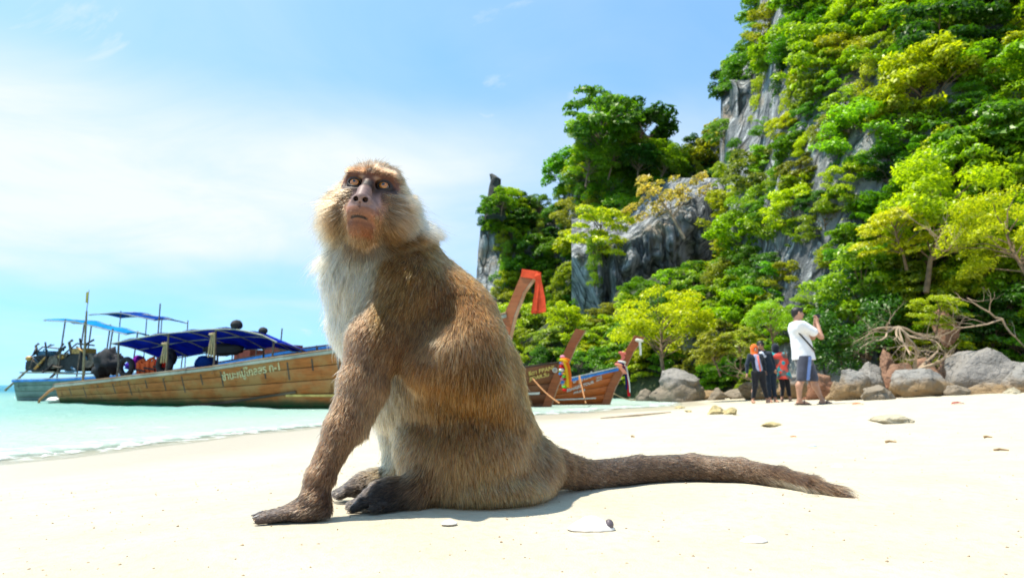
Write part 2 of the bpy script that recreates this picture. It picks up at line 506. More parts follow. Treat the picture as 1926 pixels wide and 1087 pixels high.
m2 = t.n('ShaderNodeMixShader'); t.val(m2.inputs[0], t.math('MULTIPLY', fr.outputs[0], 0.5)); t.l(m1.outputs[0], m2.inputs[1]); t.l(gl.outputs[0], m2.inputs[2])
# foam on the lapping edge
fo = t.math('MULTIPLY', t.ramp(t.noise(t.coord('Object', (1, 1, 1)), 5.0, 7, 0.7, 0.6), 0.50, 0.62), t.math('MULTIPLY', t.ramp(dep, 0.0, 0.012), t.ramp(dep, 0.075, 0.02)))
fo2 = t.math('MULTIPLY', t.ramp(t.noise(t.coord('Object', (0.35, 1, 1)), 2.2, 8, 0.72, 0.8), 0.60, 0.70), t.math('MULTIPLY', t.ramp(dep, 0.04, 0.10), t.ramp(dep, 0.35, 0.12)))
fd = t.n('ShaderNodeBsdfDiffuse'); fd.inputs['Color'].default_value = (0.85, 0.88, 0.86, 1)
m3 = t.n('ShaderNodeMixShader'); t.val(m3.inputs[0], t.math('MAXIMUM', fo, t.math('MULTIPLY', fo2, 0.6), True)); t.l(m2.outputs[0], m3.inputs[1]); t.l(fd.outputs[0], m3.inputs[2])
t.l(m3.outputs[0], t.out.inputs['Surface'])
azw = np.unique(np.concatenate([np.linspace(-math.pi, -0.8, 40), np.linspace(-0.8, 0.8, 460), np.linspace(0.8, math.pi, 40)]))
sea, SX, SY = polar('sea', sea_z, t.m, 1.5, 15000, 360, azw)
dv = np.append(np.clip(-ground(SX, SY).ravel(), 0, 8), 0).astype(np.float32)
a_ = sea.data.attributes.new('depth', 'FLOAT', 'POINT'); a_.data.foreach_set('value', dv)
tag(sea, kind='structure')
# ------------------------------------------------------------------ the monkey
def mat_head(yaw, pitch, roll):
    """columns: head x (viewer's right), y (the way the face points), z (up) in world axes"""
    M = np.diag([1.0, -1.0, 1.0])
    cyw, syw = math.cos(yaw), math.sin(yaw); Rz = np.array([[cyw, -syw, 0], [syw, cyw, 0], [0, 0, 1]])
    cp_, sp_ = math.cos(pitch), math.sin(pitch); Rx = np.array([[1, 0, 0], [0, cp_, sp_], [0, -sp_, cp_]])
    cr, sr = math.cos(roll), math.sin(roll); Ry = np.array([[cr, 0, sr], [0, 1, 0], [-sr, 0, cr]])
    return Rz @ Rx @ Ry @ M
HM = mat_head(R(2), R(6), R(6))
HO = at(699, 374, 1.045)           # head origin: between the ears, at eye height
HS = 0.00112                         # head shapes are in millimetres
def hw(p): return HO + HM @ (np.asarray(p, float) * HS)
prims = []
def att(flow=(0, 0, -1), ln=18, col='back', lift=0.42, dens=1.0): return dict(flow=np.array(flow, float), ln=ln * 0.001, col=col, lift=lift, dens=dens)
def cone(a, b, ra, rb, k=0.02, op='+', **kw):
    prims.append(dict(t='c', a=np.asarray(a, float), b=np.asarray(b, float), ra=ra, rb=rb, k=k, op=op, at=att(**kw)))
def ell(c, r, M=None, k=0.02, op='+', **kw):
    prims.append(dict(t='e', c=np.asarray(c, float), r=np.asarray(r, float), M=M, k=k, op=op, at=att(**kw)))
def bp(px, py, Y, r): return at(px, py, Y), r * mpp(Y)
def limb(pts, k=0.02, **kw):
    q = [bp(*p) for p in pts]
    for (a, ra), (b, rb) in zip(q[:-1], q[1:]):
        f = (b - a) / np.linalg.norm(b - a); kw2 = dict(kw); kw2.setdefault('flow', f)
        cone(a, b, ra, rb, k, **kw2)
GZ = SANDZ
# trunk
limb([(750, 492, 1.10, 68), (806, 592, 1.12, 96), (866, 720, 1.125, 108), (905, 830, 1.13, 98)], 0.03, col='back', flow=(0.25, 0, -1), ln=12)
limb([(905, 830, 1.13, 96), (975, 876, 1.14, 62)], 0.03, col='rump', flow=(0.3, 0, -1), ln=18)
limb([(700, 505, 1.08, 62), (700, 590, 1.10, 66)], 0.035, col='chest', flow=(-0.25, -0.1, -1), ln=30, lift=0.5)
limb([(715, 600, 1.14, 80), (760, 730, 1.15, 80)], 0.04, col='chest', flow=(0, 0, -1), ln=22)
# neck
limb([(745, 475, 1.10, 66), (712, 420, 1.08, 62)], 0.03, col='nape', flow=(0.3, 0.1, -1), ln=20)
limb([(690, 470, 1.06, 52), (672, 520, 1.07, 52)], 0.03, col='chest', flow=(-0.15, -0.1, -1), ln=32, lift=0.45)
# near arm
limb([(765, 545, 1.05, 64), (712, 640, 1.025, 52)], 0.035, col='arm', ln=14)
limb([(712, 640, 1.025, 52), (682, 715, 1.008, 41)], 0.02, col='arm', ln=10)
limb([(682, 715, 1.008, 38), (645, 805, 0.985, 30), (602, 898, 0.965, 22)], 0.012, col='arm', ln=9.5)
limb([(690, 730, 1.01, 34), (668, 800, 1.0, 22)], 0.015, col='armin', ln=18, lift=0.6)
limb([(602, 898, 0.965, 24), (588, 932, 0.957, 19)], 0.01, col='arm', ln=11)
def groundpt(px, py, D, h):
    p = at(px, py, D); p[2] = max(GZ + h, p[2]); return p
# near hand: palm and five fingers laid on the sand, pointing left
hb = np.array([at(596, 930, 0.957)[0], 0.957, GZ - 0.002])
def hp(dx, dy, dz): return hb + np.array([dx, dy, dz]) * 0.001
ell(hp(-16, 0, 12), (0.036, 0.022, 0.0130), None, 0.010, col='hand', flow=(-1, 0, -0.2), ln=8, dens=0.8)
cone(hp(0, 0, 26), hp(-18, 0, 15), 0.018, 0.015, 0.012, col='hand', flow=(-1, 0, -0.3), ln=9)
fing = [(-17, -76, 3, 0.9), (-6, -84, 2, 1.0), (5, -83, 2, 1.0), (16, -72, 2, 0.95)]
for y0, x1, _, s_ in fing:
    sp_ = y0 * 1.55
    a = hp(-34, y0, 11); b = hp((x1 - 36) * 0.5, y0 + (sp_ - y0) * 0.5, 8.2); c_ = hp(x1 + 8, sp_, 6.2)
    cone(a, b, 0.0072, 0.0068, 0.003, col='hand', flow=(-1, 0, -0.1), ln=4, dens=0.5)
    cone(b, c_, 0.0068, 0.0058, 0.002, col='hand', flow=(-1, 0, -0.1), ln=3, dens=0.3)
cone(hp(-2, 18, 11), hp(-26, 30, 7), 0.0065, 0.005, 0.004, col='hand', flow=(-1, 0, 0), ln=3, dens=0.3)
# far arm: bent, its hand resting on the far shin
limb([(690, 570, 1.19, 52), (700, 690, 1.22, 36)], 0.03, col='armin', ln=14)
limb([(700, 690, 1.22, 34), (775, 760, 1.20, 24)], 0.012, col='armin', ln=12)
# near leg, drawn up under the flank; the loose flank hangs over the thigh
limb([(872, 600, 1.095, 54), (870, 660, 1.06, 58), (815, 672, 1.035, 40)], 0.045, col='thigh', flow=(-0.35, 0, -1), ln=15)
limb([(848, 668, 1.03, 46), (800, 690, 1.02, 32)], 0.02, col='thigh', flow=(-0.25, 0, -1), ln=16, lift=0.5)
limb([(850, 675, 1.032, 52), (900, 715, 1.045, 52), (955, 800, 1.09, 40)], 0.015, col='back', flow=(-0.05, 0, -1), ln=16)
limb([(925, 830, 1.12, 74), (785, 755, 1.15, 54)], 0.008, col='shin', flow=(-0.05, 0, -1), ln=15)
limb([(785, 755, 1.15, 56), (806, 850, 1.09, 54), (806, 912, 1.055, 34)], 0.015, col='shin', flow=(0.0, 0, -1), ln=17)
ell(at(880, 862, 1.085), (0.095, 0.070, 0.070), None, 0.02, col='seat', flow=(0.03, 0, -1), ln=22)
ell(at(985, 888, 1.13), (0.055, 0.06, 0.042), None, 0.03, col='rump', flow=(0.5, 0, -1), ln=16)
ell(at(905, 915, 1.09), (0.105, 0.075, 0.030), None, 0.02, col='seat', flow=(0.2, 0, -1), ln=14)
# far leg
limb([(860, 800, 1.2, 70), (795, 705, 1.24, 46)], 0.03, col='chest', flow=(0, 0, -1), ln=16)
limb([(795, 705, 1.22, 50), (770, 800, 1.18, 48), (758, 885, 1.15, 32)], 0.02, col='inner', flow=(0, 0, -1), ln=20)
# feet
def foot(px0, px1, D, sp0, n=5, sgn=1, L=1.0, turn=0.0):
    b = np.array([at(px0, 930, D)[0], D, GZ]); e = np.array([at(px1, 930, D)[0], D + turn, GZ]); ax = (e - b); ln = np.linalg.norm(ax); ax /= ln
    sd_ = np.array([-ax[1], ax[0], 0.0])
    q = lambda u, v, w: b + ax * (u * ln) + sd_ * v + np.array([0, 0, w])
    kw = dict(col='foot', flow=tuple(ax + np.array([0, 0, -0.25])), dens=1.0)
    cone(q(-0.05, 0, 0.026), q(0.45, 0, 0.021), 0.024, 0.019, 0.014, ln=15, **kw)
    cone(q(0.3, 0, 0.021), q(0.62, 0, 0.015), 0.020, 0.015, 0.012, ln=12, **kw)
    for i in range(4):
        v = (-1.5 + i) * 0.0125; tip = 0.96 - 0.05 * abs(i - 1.3)
        cone(q(0.5, v * 0.9, 0.015), q(0.74, v * 1.15, 0.0135), 0.0082, 0.0074, 0.0035, ln=6, **kw)
        cone(q(0.74, v * 1.15, 0.0135), q(tip, v * 1.4, 0.0062), 0.0074, 0.0058, 0.002, ln=3, **kw)
    cone(q(0.25, 0.016 * sgn, 0.012), q(0.55, 0.034 * sgn, 0.008), 0.009, 0.0065, 0.006, ln=4, **kw)
    return q
fq = foot(775, 655, 1.035, 0.0, turn=-0.012)
limb([(800, 905, 1.05, 32), (778, 928, 1.037, 24)], 0.015, col='foot', flow=(-0.6, 0, -1), ln=14)
fq2 = foot(742, 628, 1.15, 0.0, turn=-0.02, sgn=-1)
# tail along the sand
tail = [(1000, 878, 1.14, 46), (1045, 880, 1.17, 33), (1110, 877, 1.24, 25), (1200, 870, 1.315, 24), (1300, 868, 1.345, 23.5), (1390, 872, 1.315, 22), (1465, 884, 1.25, 18.5), (1525, 899, 1.185, 15), (1570, 912, 1.15, 9), (1590, 919, 1.135, 5)]
tl = []
for q in tail:
    p, r_ = bp(*q); p[2] = GZ + r_ * 0.92 if q[0] > 1060 else max(p[2], GZ + r_ * 0.92); tl.append((p, r_))
for i in range(len(tl) - 1):
    (a, ra), (b, rb) = tl[i], tl[i + 1]; f = (b - a) / np.linalg.norm(b - a)
    cone(a, b, ra, rb, 0.02 if i == 0 else 0.008, col='rump' if i == 0 else 'tail', flow=f + np.array([0, 0, -0.15]), ln=12 if i < 2 else 10 if i < 6 else 18, lift=0.28)
# head
HR = HM  # rotation for ellipsoids
def hell(c, r, k=8, op='+', col='crown', ln=14, **kw): ell(hw(c), np.array(r) * HS, HM, k * HS, op, col=col, ln=ln, **kw)
def hcone(a, b, ra, rb, k=8, op='+', col='face', ln=2, **kw): cone(hw(a), hw(b), ra * HS, rb * HS, k * HS, op, col=col, ln=ln, **kw)
hell((0, -32, 6), (49, 58, 43), 14)
hell((0, 6, 12), (42, 28, 32), 12)
hell((0, -14, -34), (45, 40, 40), 16)
for s in (-1, 1):
    hell((s * 30, 2, -26), (20, 30, 34), 14)
    hell((s * 22, 18, -6), (17, 16, 13), 10, col='face', ln=2)                     # cheek bone
    hell((s * 50, -24, 0), (6, 15, 20), 6, col='ear', ln=9)                        # ears under the fur
hcone((-27, 25, 24), (0, 31, 25), 6, 7, 9); hcone((0, 31, 25), (27, 25, 24), 7, 6, 9)     # brow ridge
hell((0, 26, -36), (24, 34, 27), 12, col='face', ln=2)                             # muzzle
hell((0, 44, -34), (17, 19, 19), 9, col='face', ln=2)
hcone((0, 32, 10), (0, 50, -10), 7.5, 8.5, 7)                                      # bridge of the nose
hcone((0, 50, -10), (0, 61, -23), 8.5, 8.0, 5)
for s in (-1, 1): hell((s * 7.5, 57, -25), (5.8, 7, 5.6), 4, col='face', ln=0)     # nose wings
hell((0, 45, -41), (19, 16, 7.5), 7, col='face', ln=2)                               # upper lip
hell((0, 36, -57), (16.5, 18, 9), 8, col='face', ln=2)                          # lower lip
hell((0, 15, -61), (16, 23, 11), 10, col='chin', ln=6)                             # chin
EY = [np.array((-20.0, 21.5, 10.0)), np.array((20.0, 21.5, 10.0))]
for e in EY:
    hell(e + np.array((0, 5, 0)), (15, 10, 9.5), 3, '-', col='face', ln=0)         # socket
    hell(e + np.array((0, 0.6, 0)), (11.8, 11.0, 11.4), 3, col='face', ln=0)       # lids
    hell(e + np.array((0, 12, -0.2)), (9.0, 14, 4.3), 1.2, '-', col='face', ln=0)   # eye opening
for s in (-1, 1):
    hcone((s * 5.4, 69, -28), (s * 6.4, 57, -23), 3.2, 2.7, 1.5, '-')            # nostrils
hcone((0, 64, -24), (0, 63, -36), 1.2, 1.0, 2.0, '-')
hcone((-9.5, 56, -49.3), (0, 63, -48), 0.7, 1.4, 1.6, '-'); hcone((0, 63, -48), (9.5, 56, -49.3), 1.4, 0.7, 1.6, '-')   # mouth
lo = np.min([prim_box(p)[0] for p in prims], axis=0) - 0.02; hi = np.max([prim_box(p)[1] for p in prims], axis=0) + 0.02
fx = [(HO[0] - 0.045, HO[0] + 0.045, 0.0012), (hp(-95, 0, 0)[0], hp(-15, 0, 0)[0], 0.0022)]
fy = [(HO[1] - 0.085, HO[1] - 0.015, 0.0012), (hb[1] - 0.036, hb[1] + 0.036, 0.0022)]
fz = [(HO[2] - 0.085, HO[2] + 0.040, 0.0012), (GZ - 0.002, GZ + 0.035, 0.0022)]
xs = axis(lo[0], hi[0], 0.0042, fx); ys = axis(lo[1], hi[1], 0.0042, fy); zs = axis(max(lo[2], GZ - 0.01), hi[2], 0.0042, fz)
MV, MQ = sdf_mesh(prims, xs, ys, zs)
MN = vert_normals(MV, MQ)
adds = [p for p in prims if p['op'] == '+']
COLS = dict(back=(0.16, 0.072, 0.019), rump=(0.095, 0.055, 0.028), chest=(0.97, 0.80, 0.50), nape=(0.115, 0.05, 0.014), arm=(0.165, 0.085, 0.045), armin=(0.55, 0.34, 0.19),
            hand=(0.06, 0.038, 0.027), thigh=(0.21, 0.094, 0.032), shin=(0.33, 0.165, 0.068), seat=(0.40, 0.20, 0.082), foot=(0.035, 0.028, 0.026), tail=(0.125, 0.078, 0.052),
            inner=(0.95, 0.66, 0.34), crown=(0.34, 0.21, 0.11), face=(0.26, 0.12, 0.08), ear=(0.55, 0.34, 0.18), chin=(0.36, 0.15, 0.07))
SKIN = dict(hand=(0.065, 0.045, 0.038), foot=(0.035, 0.03, 0.028), face=(0.26, 0.11, 0.07), chin=(0.30, 0.11, 0.05))
def weights(P, tau=0.008):
    D = np.stack([sd_prim(P, p) for p in adds], 1)
    w = np.exp(-np.clip(D - D.min(1, keepdims=True), 0, 0.2) / tau)
    return w / w.sum(1, keepdims=True)
def headxyz(P): return ((P - HO) @ HM) / HS
def sstep(a, b, x): t_ = np.clip((x - a) / (b - a), 0, 1); return t_ * t_ * (3 - 2 * t_)
def face_zone(h):
    """0 = furred, 1 = bare face skin"""
    x, y, z = h[:, 0], h[:, 1], h[:, 2]; ax = np.abs(x)
    wob = fbm(h * 0.14, 2, 77) * 6
    eyes = sstep(44, 34, ax + wob) * sstep(27, 18, z + wob * 0.7) * sstep(-6, 3, z) * sstep(-2, 10, y)
    muz = sstep(22, 14, ax + 0.12 * (z + 20) + 5 * sstep(-32, -46, z) + wob * 0.6) * sstep(24, 30, y) * sstep(12, 0, z) * sstep(-72, -62, z)
    chin = sstep(17, 10, ax) * sstep(14, 24, y) * sstep(-40, -50, z) * sstep(-72, -62, z)
    eyes = eyes * (1 - 0.45 * sstep(17, 24, z)); chin = chin * 0.8
    return np.clip(np.maximum(np.maximum(eyes, muz), chin), 0, 1)
# skin colour of the body (under the fur dark, on the face pink and brown)
w = weights(MV)
sk = w @ np.array([SKIN.get(p['at']['col'], tuple(0.55 * c for c in COLS[p['at']['col']])) for p in adds])
h = headxyz(MV); inhead = (np.linalg.norm(h, axis=1) < 120)
x, y, z = h[:, 0], h[:, 1], h[:, 2]; ax_ = np.abs(x)
def paint(m, c):
    global sk
    m = np.clip(m, 0, 1)[:, None] * inhead[:, None]; sk = sk * (1 - m) + np.array(c) * m
nzv = fbm(h * 0.09, 3, 4); nzf = fbm(h * np.array([0.12, 0.12, 0.5]), 3, 8)
fz_ = face_zone(h)
paint(fz_, (0.20, 0.07, 0.035))
paint(sstep(12, 20, z) * sstep(40, 32, ax_) * sstep(40, 26, z) * sstep(0, 10, y), (0.13, 0.04, 0.017))                                               # reddish brow
paint(sstep(21, 26, z) * sstep(-25, -5, y), (0.13, 0.075, 0.042))
paint(fz_ * sstep(0.0, 0.4, nzf) * 0.6, (0.11, 0.042, 0.025))
paint(sstep(26, 18, np.hypot(ax_ - 26, (z + 3) * 1.6)) * sstep(14, 20, y), (0.075, 0.034, 0.022))   # dark below the eyes
paint(sstep(12, 5, ax_) * sstep(-8, 2, z) * sstep(16, 8, z) * sstep(20, 30, y), (0.04, 0.028, 0.025)) # bridge
for e in EY: paint(sstep(13.5, 10.5, np.linalg.norm((h - e) * np.array([0.95, 0.6, 1.35]), axis=1)), (0.035, 0.022, 0.018))   # dark lids
for s in (-1, 1): paint(sstep(6, 2, np.linalg.norm((h - np.array((s * 9.5, 31, 17))) * np.array([0.7, 0.5, 1.4]), axis=1)), (0.42, 0.24, 0.15))  # pale inner brow
paint(sstep(26, 19, ax_ + 0.25 * np.abs(z + 22)) * sstep(30, 38, y) * sstep(-44, -36, z) * sstep(0, -8, z), (0.36, 0.225, 0.20))     # pinkish grey nose
paint(sstep(22, 16, ax_) * sstep(34, 42, y) * sstep(-33, -37, z) * sstep(-56, -50, z), (0.36, 0.15, 0.08))      # upper lip
paint(sstep(20, 13, ax_) * sstep(18, 28, y) * sstep(-53, -58, z), (0.26, 0.092, 0.04))                           # chin
for s in (-1, 1): paint(sstep(5.6, 3.2, np.linalg.norm(h - np.array((s * 5.8, 61.5, -25.5)), axis=1)), (0.015, 0.008, 0.008))   # nostrils
paint(sstep(2.2, 0.9, np.abs(z + 48.2 + 0.010 * ax_ ** 2)) * sstep(13, 9, ax_) * sstep(38, 46, y), (0.03, 0.015, 0.012))
sk = sk * (1 - 0.42 * (fz_ * inhead)[:, None])
sk = np.clip(sk * (1 + (0.25 * nzv + 0.30 * fbm(h * 0.45, 3, 14))[:, None] * inhead[:, None]), 0, 1)
t = NT('monkey_skin'); ca = t.attr('skin')
cn = t.coord('Object')
skin_mat = t.pbr(ca, 0.55, t.bump(t.noise(cn, 700, 4, 0.6), 0.35, 0.0006), 0.35)
monkey = empty('macaque_monkey', (0, 0, 0))
monkey.location = (float(at(880, 940, 1.1)[0]), 1.1, GZ)
tag(monkey, 'brown long-tailed macaque sitting on the sand, one hand planted, looking up', 'monkey')
ML = np.array(monkey.location)
body = build('body', MV - ML, MQ, skin_mat, monkey, True)
ca_ = body.data.color_attributes.new('skin', 'FLOAT_COLOR', 'POINT')
ca_.data.foreach_set('color', np.concatenate([sk, np.ones((len(sk), 1))], 1).astype(np.float32).ravel())
# eyes
def eye_mesh(c):
    gaze = np.array((-0.06, 1.0, 0.14)); gaze /= np.linalg.norm(gaze)
    a = np.cross(gaze, (0, 0, 1.0)); a /= np.linalg.norm(a); b = np.cross(a, gaze)
    th = np.concatenate([np.linspace(0, R(11), 4), np.linspace(R(11.5), R(37), 8), np.linspace(R(38), R(44), 3), np.linspace(R(50), R(150), 10)])
    rings = []; V = []; F = []; mi = []
    n = 28
    for i, q in enumerate(th):
        bulge = 1.0 + 0.05 * math.exp(-(q / R(30)) ** 2)
        for k in range(n):
            u = 2 * math.pi * k / n
            d = gaze * math.cos(q) + (a * math.cos(u) + b * math.sin(u)) * math.sin(q)
            V.append(hw(c + d * 9.9 * bulge) - ML)
    for i in range(len(th) - 1):
        for k in range(n):
            F.append((i * n + k, i * n + (k + 1) % n, (i + 1) * n + (k + 1) % n, (i + 1) * n + k))
            mi.append(2 if th[i + 1] < R(12) else 1 if th[i + 1] < R(37.5) else 2 if th[i + 1] < R(43) else 0)
    return V, F, mi
def eyemat(name, col, iris=False):
    t = NT(name); c = t.coord('Object'); cc = col
    if iris: cc = t.mix(t.ramp(t.noise(c, 500, 4), 0.35, 0.7), col, tuple(q * 0.6 for q in col))
    return t.pbr(cc, 0.12, None, 0.6, coat=0.6)
emats = [eyemat('eye_white', (0.05, 0.025, 0.015)), eyemat('iris', (0.46, 0.16, 0.022), True), eyemat('pupil', (0.006, 0.004, 0.004))]
for e in EY:
    V, F, mi = eye_mesh(e)
    o = build('eye', V, F, emats, body, True); o.data.polygons.foreach_set('material_index', np.array(mi, dtype=np.int32)); o['label'] = 'amber eye with a small black pupil'
nail_mat = plain('nail', (0.22, 0.20, 0.19), 0.4, 0.3, 300, 0.1, 0.0005)
for y0, x1, _, s_ in fing:
    p = hp(x1 + 4, y0 * 1.55, 10.6) - ML
    MB().ball(p, (0.0055, 0.0036, 0.0016), 10, 6, Euler((0, -0.35, 0)).to_matrix()).build('nail', nail_mat, body, True)
tooth = plain('tooth', (0.75, 0.68, 0.5), 0.35, 0.1, 200, 0.05, 0.0003)
for tx, tz in ((-7.5, -50), (-3.5, -50.2), (0.5, -50.2), (4.5, -50)):
    MB().ball(hw((tx, 51 - abs(tx) * 0.5, tz)) - ML, (0.0017, 0.0015, 0.0022), 8, 6).build('tooth', tooth, body, True)

# ---- fur
rng = np.random.default_rng(11)
def sample_surface(V, Q, N, n, weight=None):
    T = np.concatenate([Q[:, [0, 1, 2]], Q[:, [0, 2, 3]]])
    ar = 0.5 * np.linalg.norm(np.cross(V[T[:, 1]] - V[T[:, 0]], V[T[:, 2]] - V[T[:, 0]]), axis=1)
    if weight is not None: ar = ar * weight[T].mean(1)
    cs = np.cumsum(ar); ti = np.searchsorted(cs, rng.random(n) * cs[-1]); ti = np.minimum(ti, len(T) - 1)
    u = rng.random(n); v = rng.random(n); m = u + v > 1; u[m] = 1 - u[m]; v[m] = 1 - v[m]
    t_ = T[ti]; b = np.stack([1 - u - v, u, v], 1)[:, :, None]
    P = (V[t_] * b).sum(1); NN = (N[t_] * b).sum(1); NN /= np.linalg.norm(NN, axis=1)[:, None]
    return P, NN
facing = np.clip(((np.array([0, 0, CAMZ]) - MV) * MN).sum(1) / np.linalg.norm(np.array([0, 0, CAMZ]) - MV, axis=1), -1, 1)
hv = headxyz(MV); hd = np.exp(-(np.linalg.norm(hv * np.array([1, 1, 0.8]), axis=1) / 95) ** 4)
wgt = (0.45 + 0.55 * sstep(-0.55, 0.0, facing)) * (1 + 1.3 * hd)
NH = 320000
P, N_ = sample_surface(MV, MQ, MN, NH, wgt)
W_ = weights(P, 0.013)
A_flow = np.array([p['at']['flow'] / np.linalg.norm(p['at']['flow']) for p in adds]); A_len = np.array([p['at']['ln'] for p in adds]); A_lift = np.array([p['at']['lift'] for p in adds])
A_col = np.array([COLS[p['at']['col']] for p in adds]); A_den = np.array([p['at']['dens'] for p in adds])
flow = W_ @ A_flow; ln = W_ @ A_len; lift = W_ @ A_lift; col = W_ @ A_col; den = W_ @ A_den
# head hair: radiates from the face, long ruff on the cheeks
h = headxyz(P); ax_ = np.abs(h[:, 0]); x, y, z = h[:, 0], h[:, 1], h[:, 2]
bare = face_zone(h)
inh = sstep(-105, -80, z) * sstep(96, 84, np.linalg.norm(h * np.array([1, 0.9, 1]), axis=1)) * sstep(-62, -40, y)
rad = np.stack([x * 1.0, np.full(len(x), -22.0) - 0.25 * np.clip(z, 0, 40), np.where(z > 0, z * 0.75, (z + 6) * 0.75)], 1)
rad = rad / np.linalg.norm(rad, axis=1)[:, None]
flow = flow * (1 - inh[:, None]) + (rad @ HM.T) * inh[:, None]
ruff = sstep(30, 48, ax_ + 0.2 * np.clip(-z, 0, 60)) * sstep(30, 0, z)
earz = sstep(24, 12, np.linalg.norm((h - np.array([0, -24, 0])) * np.array([0, 1, 0.8]), axis=1)) * sstep(44, 50, ax_)
hl = 0.006 + 0.006 * sstep(34, 20, y) + 0.028 * ruff + 0.006 * sstep(24, 40, z) + 0.017 * sstep(-55, -70, z) * sstep(40, 15, x) + 0.005 * sstep(16, 24, z) * sstep(-5, 8, y)
ln = ln * (1 - inh) + hl * inh
ln = np.where(inh > 0.3, ln * (1 - 0.86 * bare) + 0.0022 * bare * sstep(-30, -42, z), ln)
ln = ln * (1 - 0.6 * earz * inh)
lift = lift * (1 - inh) + (0.30 + 0.35 * ruff + 0.25 * sstep(28, 40, z)) * inh
hc_ = np.array([0.34, 0.21, 0.11]) + np.zeros((len(x), 3))
def blend(m, c):
    global hc_
    hc_ = hc_ * (1 - m[:, None]) + np.array(c) * m[:, None]
blend(sstep(20, 28, z) * sstep(44, 20, ax_) * (0.75 + 0.25 * sstep(-20, 5, y)), (0.17, 0.108, 0.066))                    # dark forelock
blend(ruff, (0.74, 0.57, 0.38))
blend(sstep(14, -6, z) * sstep(20, 32, ax_) * sstep(-80, -60, z) * sstep(10, 22, y), (0.27, 0.165, 0.09))   # shorter hair on the cheeks
blend(sstep(-58, -76, z) * sstep(20, 40, ax_ + 20 * sstep(20, 5, y)) * sstep(45, 15, x), (0.74, 0.55, 0.35))
blend(sstep(40, 25, ax_) * sstep(31, 26, z) * sstep(16, 22, z), (0.22, 0.10, 0.05))
blend(earz, (0.42, 0.25, 0.13))
blend(bare, (0.30, 0.14, 0.075))
col = col * (1 - inh[:, None]) + hc_ * inh[:, None]
keep = (rng.random(NH) < np.clip(den, 0, 1) * (1 - (0.72 - 0.3 * sstep(-30, -42, z)) * bare)) & (P[:, 2] > GZ + 0.004)
e_near = np.min([np.linalg.norm((h - e) * np.array([0.9, 0.5, 1.15]), axis=1) for e in EY], axis=0)
keep &= ~((inh > 0.2) & (e_near < 11.5)) & ~((inh > 0.2) & (y > 40) & (z > -37) & (ax_ < 15))
nx0, nx1 = at(712, 500, 1.08)[0], at(742, 500, 1.08)[0]; nm = sstep(nx0, nx1, P[:, 0]) * sstep(at(0, 425, 1.08)[2], at(0, 455, 1.08)[2], P[:, 2]) * sstep(at(0, 700, 1.08)[2], at(0, 600, 1.08)[2], P[:, 2])
col = col * (1 - nm[:, None]) + (np.minimum(col, np.array((0.20, 0.095, 0.03)))) * nm[:, None]; ln = ln * (1 - 0.4 * nm * (ln > 0.018))
# chest is white only at the front; flanks blend to brown
front = sstep(0.15, -0.35, (P[:, 0] - at(735, 560, 1.05)[0]) / 0.12) * sstep(at(0, 640, 1.1)[2], at(0, 560, 1.1)[2], P[:, 2]) * (1 - inh)
# knee and the pale patch on its crest
kp = at(838, 640, 1.0); km = np.exp(-(np.linalg.norm((P - kp) * np.array([1.0, 0.8, 1.4]), axis=1) / 0.045) ** 2)
col = col * (1 - 0.45 * km[:, None]) + np.array((0.42, 0.27, 0.16)) * 0.45 * km[:, None]
# sand caught on the underside of the tail tip
tp = at(1490, 905, 1.2); sm = np.exp(-(np.linalg.norm((P - tp) * np.array([0.55, 0.8, 1.6]), axis=1) / 0.03) ** 2) * (N_[:, 2] < 0.1)
col = col * (1 - 0.9 * np.clip(sm, 0, 1)[:, None]) + np.array((0.66, 0.55, 0.38)) * 0.9 * np.clip(sm, 0, 1)[:, None]
tuft = sstep(at(1545, 905, 1.17)[0], at(1590, 915, 1.14)[0], P[:, 0]) * (P[:, 2] < GZ + 0.06)
ln = ln + 0.022 * tuft; lift = lift * (1 - 0.75 * tuft)
# shaggy fringe hanging from the knee over the shin
fp = at(830, 712, 1.02); fm = np.exp(-(np.linalg.norm((P - fp) * np.array([0.55, 0.9, 1.4]), axis=1) / 0.035) ** 2)
ln = ln + 0.016 * fm
P = P[keep]; N_ = N_[keep]; flow = flow[keep]; ln = ln[keep]; lift = lift[keep]; col = col[keep]; inh = inh[keep]; bare = bare[keep]; ruff = ruff[keep]
n = len(P)
flow = flow / np.maximum(np.linalg.norm(flow, axis=1), 1e-9)[:, None]
cl = np.stack([fbm(P * 55, 2, s_) for s_ in (41, 42, 43)], 1)        # locks of hair turn together
cl2 = np.stack([fbm(P * 160, 2, s_) for s_ in (51, 52, 53)], 1)
tg = flow - N_ * (flow * N_).sum(1)[:, None]
tg = tg + 0.22 * cl + 0.22 * cl2 + rng.normal(0, 0.12, (n, 3))
tg = tg - N_ * (tg * N_).sum(1)[:, None]
tg /= np.maximum(np.linalg.norm(tg, axis=1), 1e-9)[:, None]
lift = np.clip(lift * (1 + 0.35 * fbm(P * 70, 2, 61)) + rng.normal(0, 0.07, n), 0.08, 1.2)
ln = ln * np.clip(1 + 0.22 * cl2[:, 0] + rng.normal(0, 0.16, n), 0.45, 1.6)
stray = rng.random(n) < 0.012; ln[stray] *= 1.35; lift[stray] += 0.3
KP = 5
pts = np.empty((n, KP, 3)); cur = P - N_ * 0.0008
pts[:, 0] = cur
for k in range(1, KP):
    f = k / (KP - 1)
    el = lift * (1.25 - 0.75 * f)
    d = tg * np.cos(el)[:, None] + N_ * np.sin(el)[:, None] + np.array([0, 0, -0.12 * f])
    d /= np.linalg.norm(d, axis=1)[:, None]
    cur = cur + d * (ln / (KP - 1))[:, None]
    pts[:, k] = cur
pts[:, :, 2] = np.maximum(pts[:, :, 2], GZ + 0.0015)
hcv = bpy.data.hair_curves.new('fur')
hcv.add_curves([KP] * n)
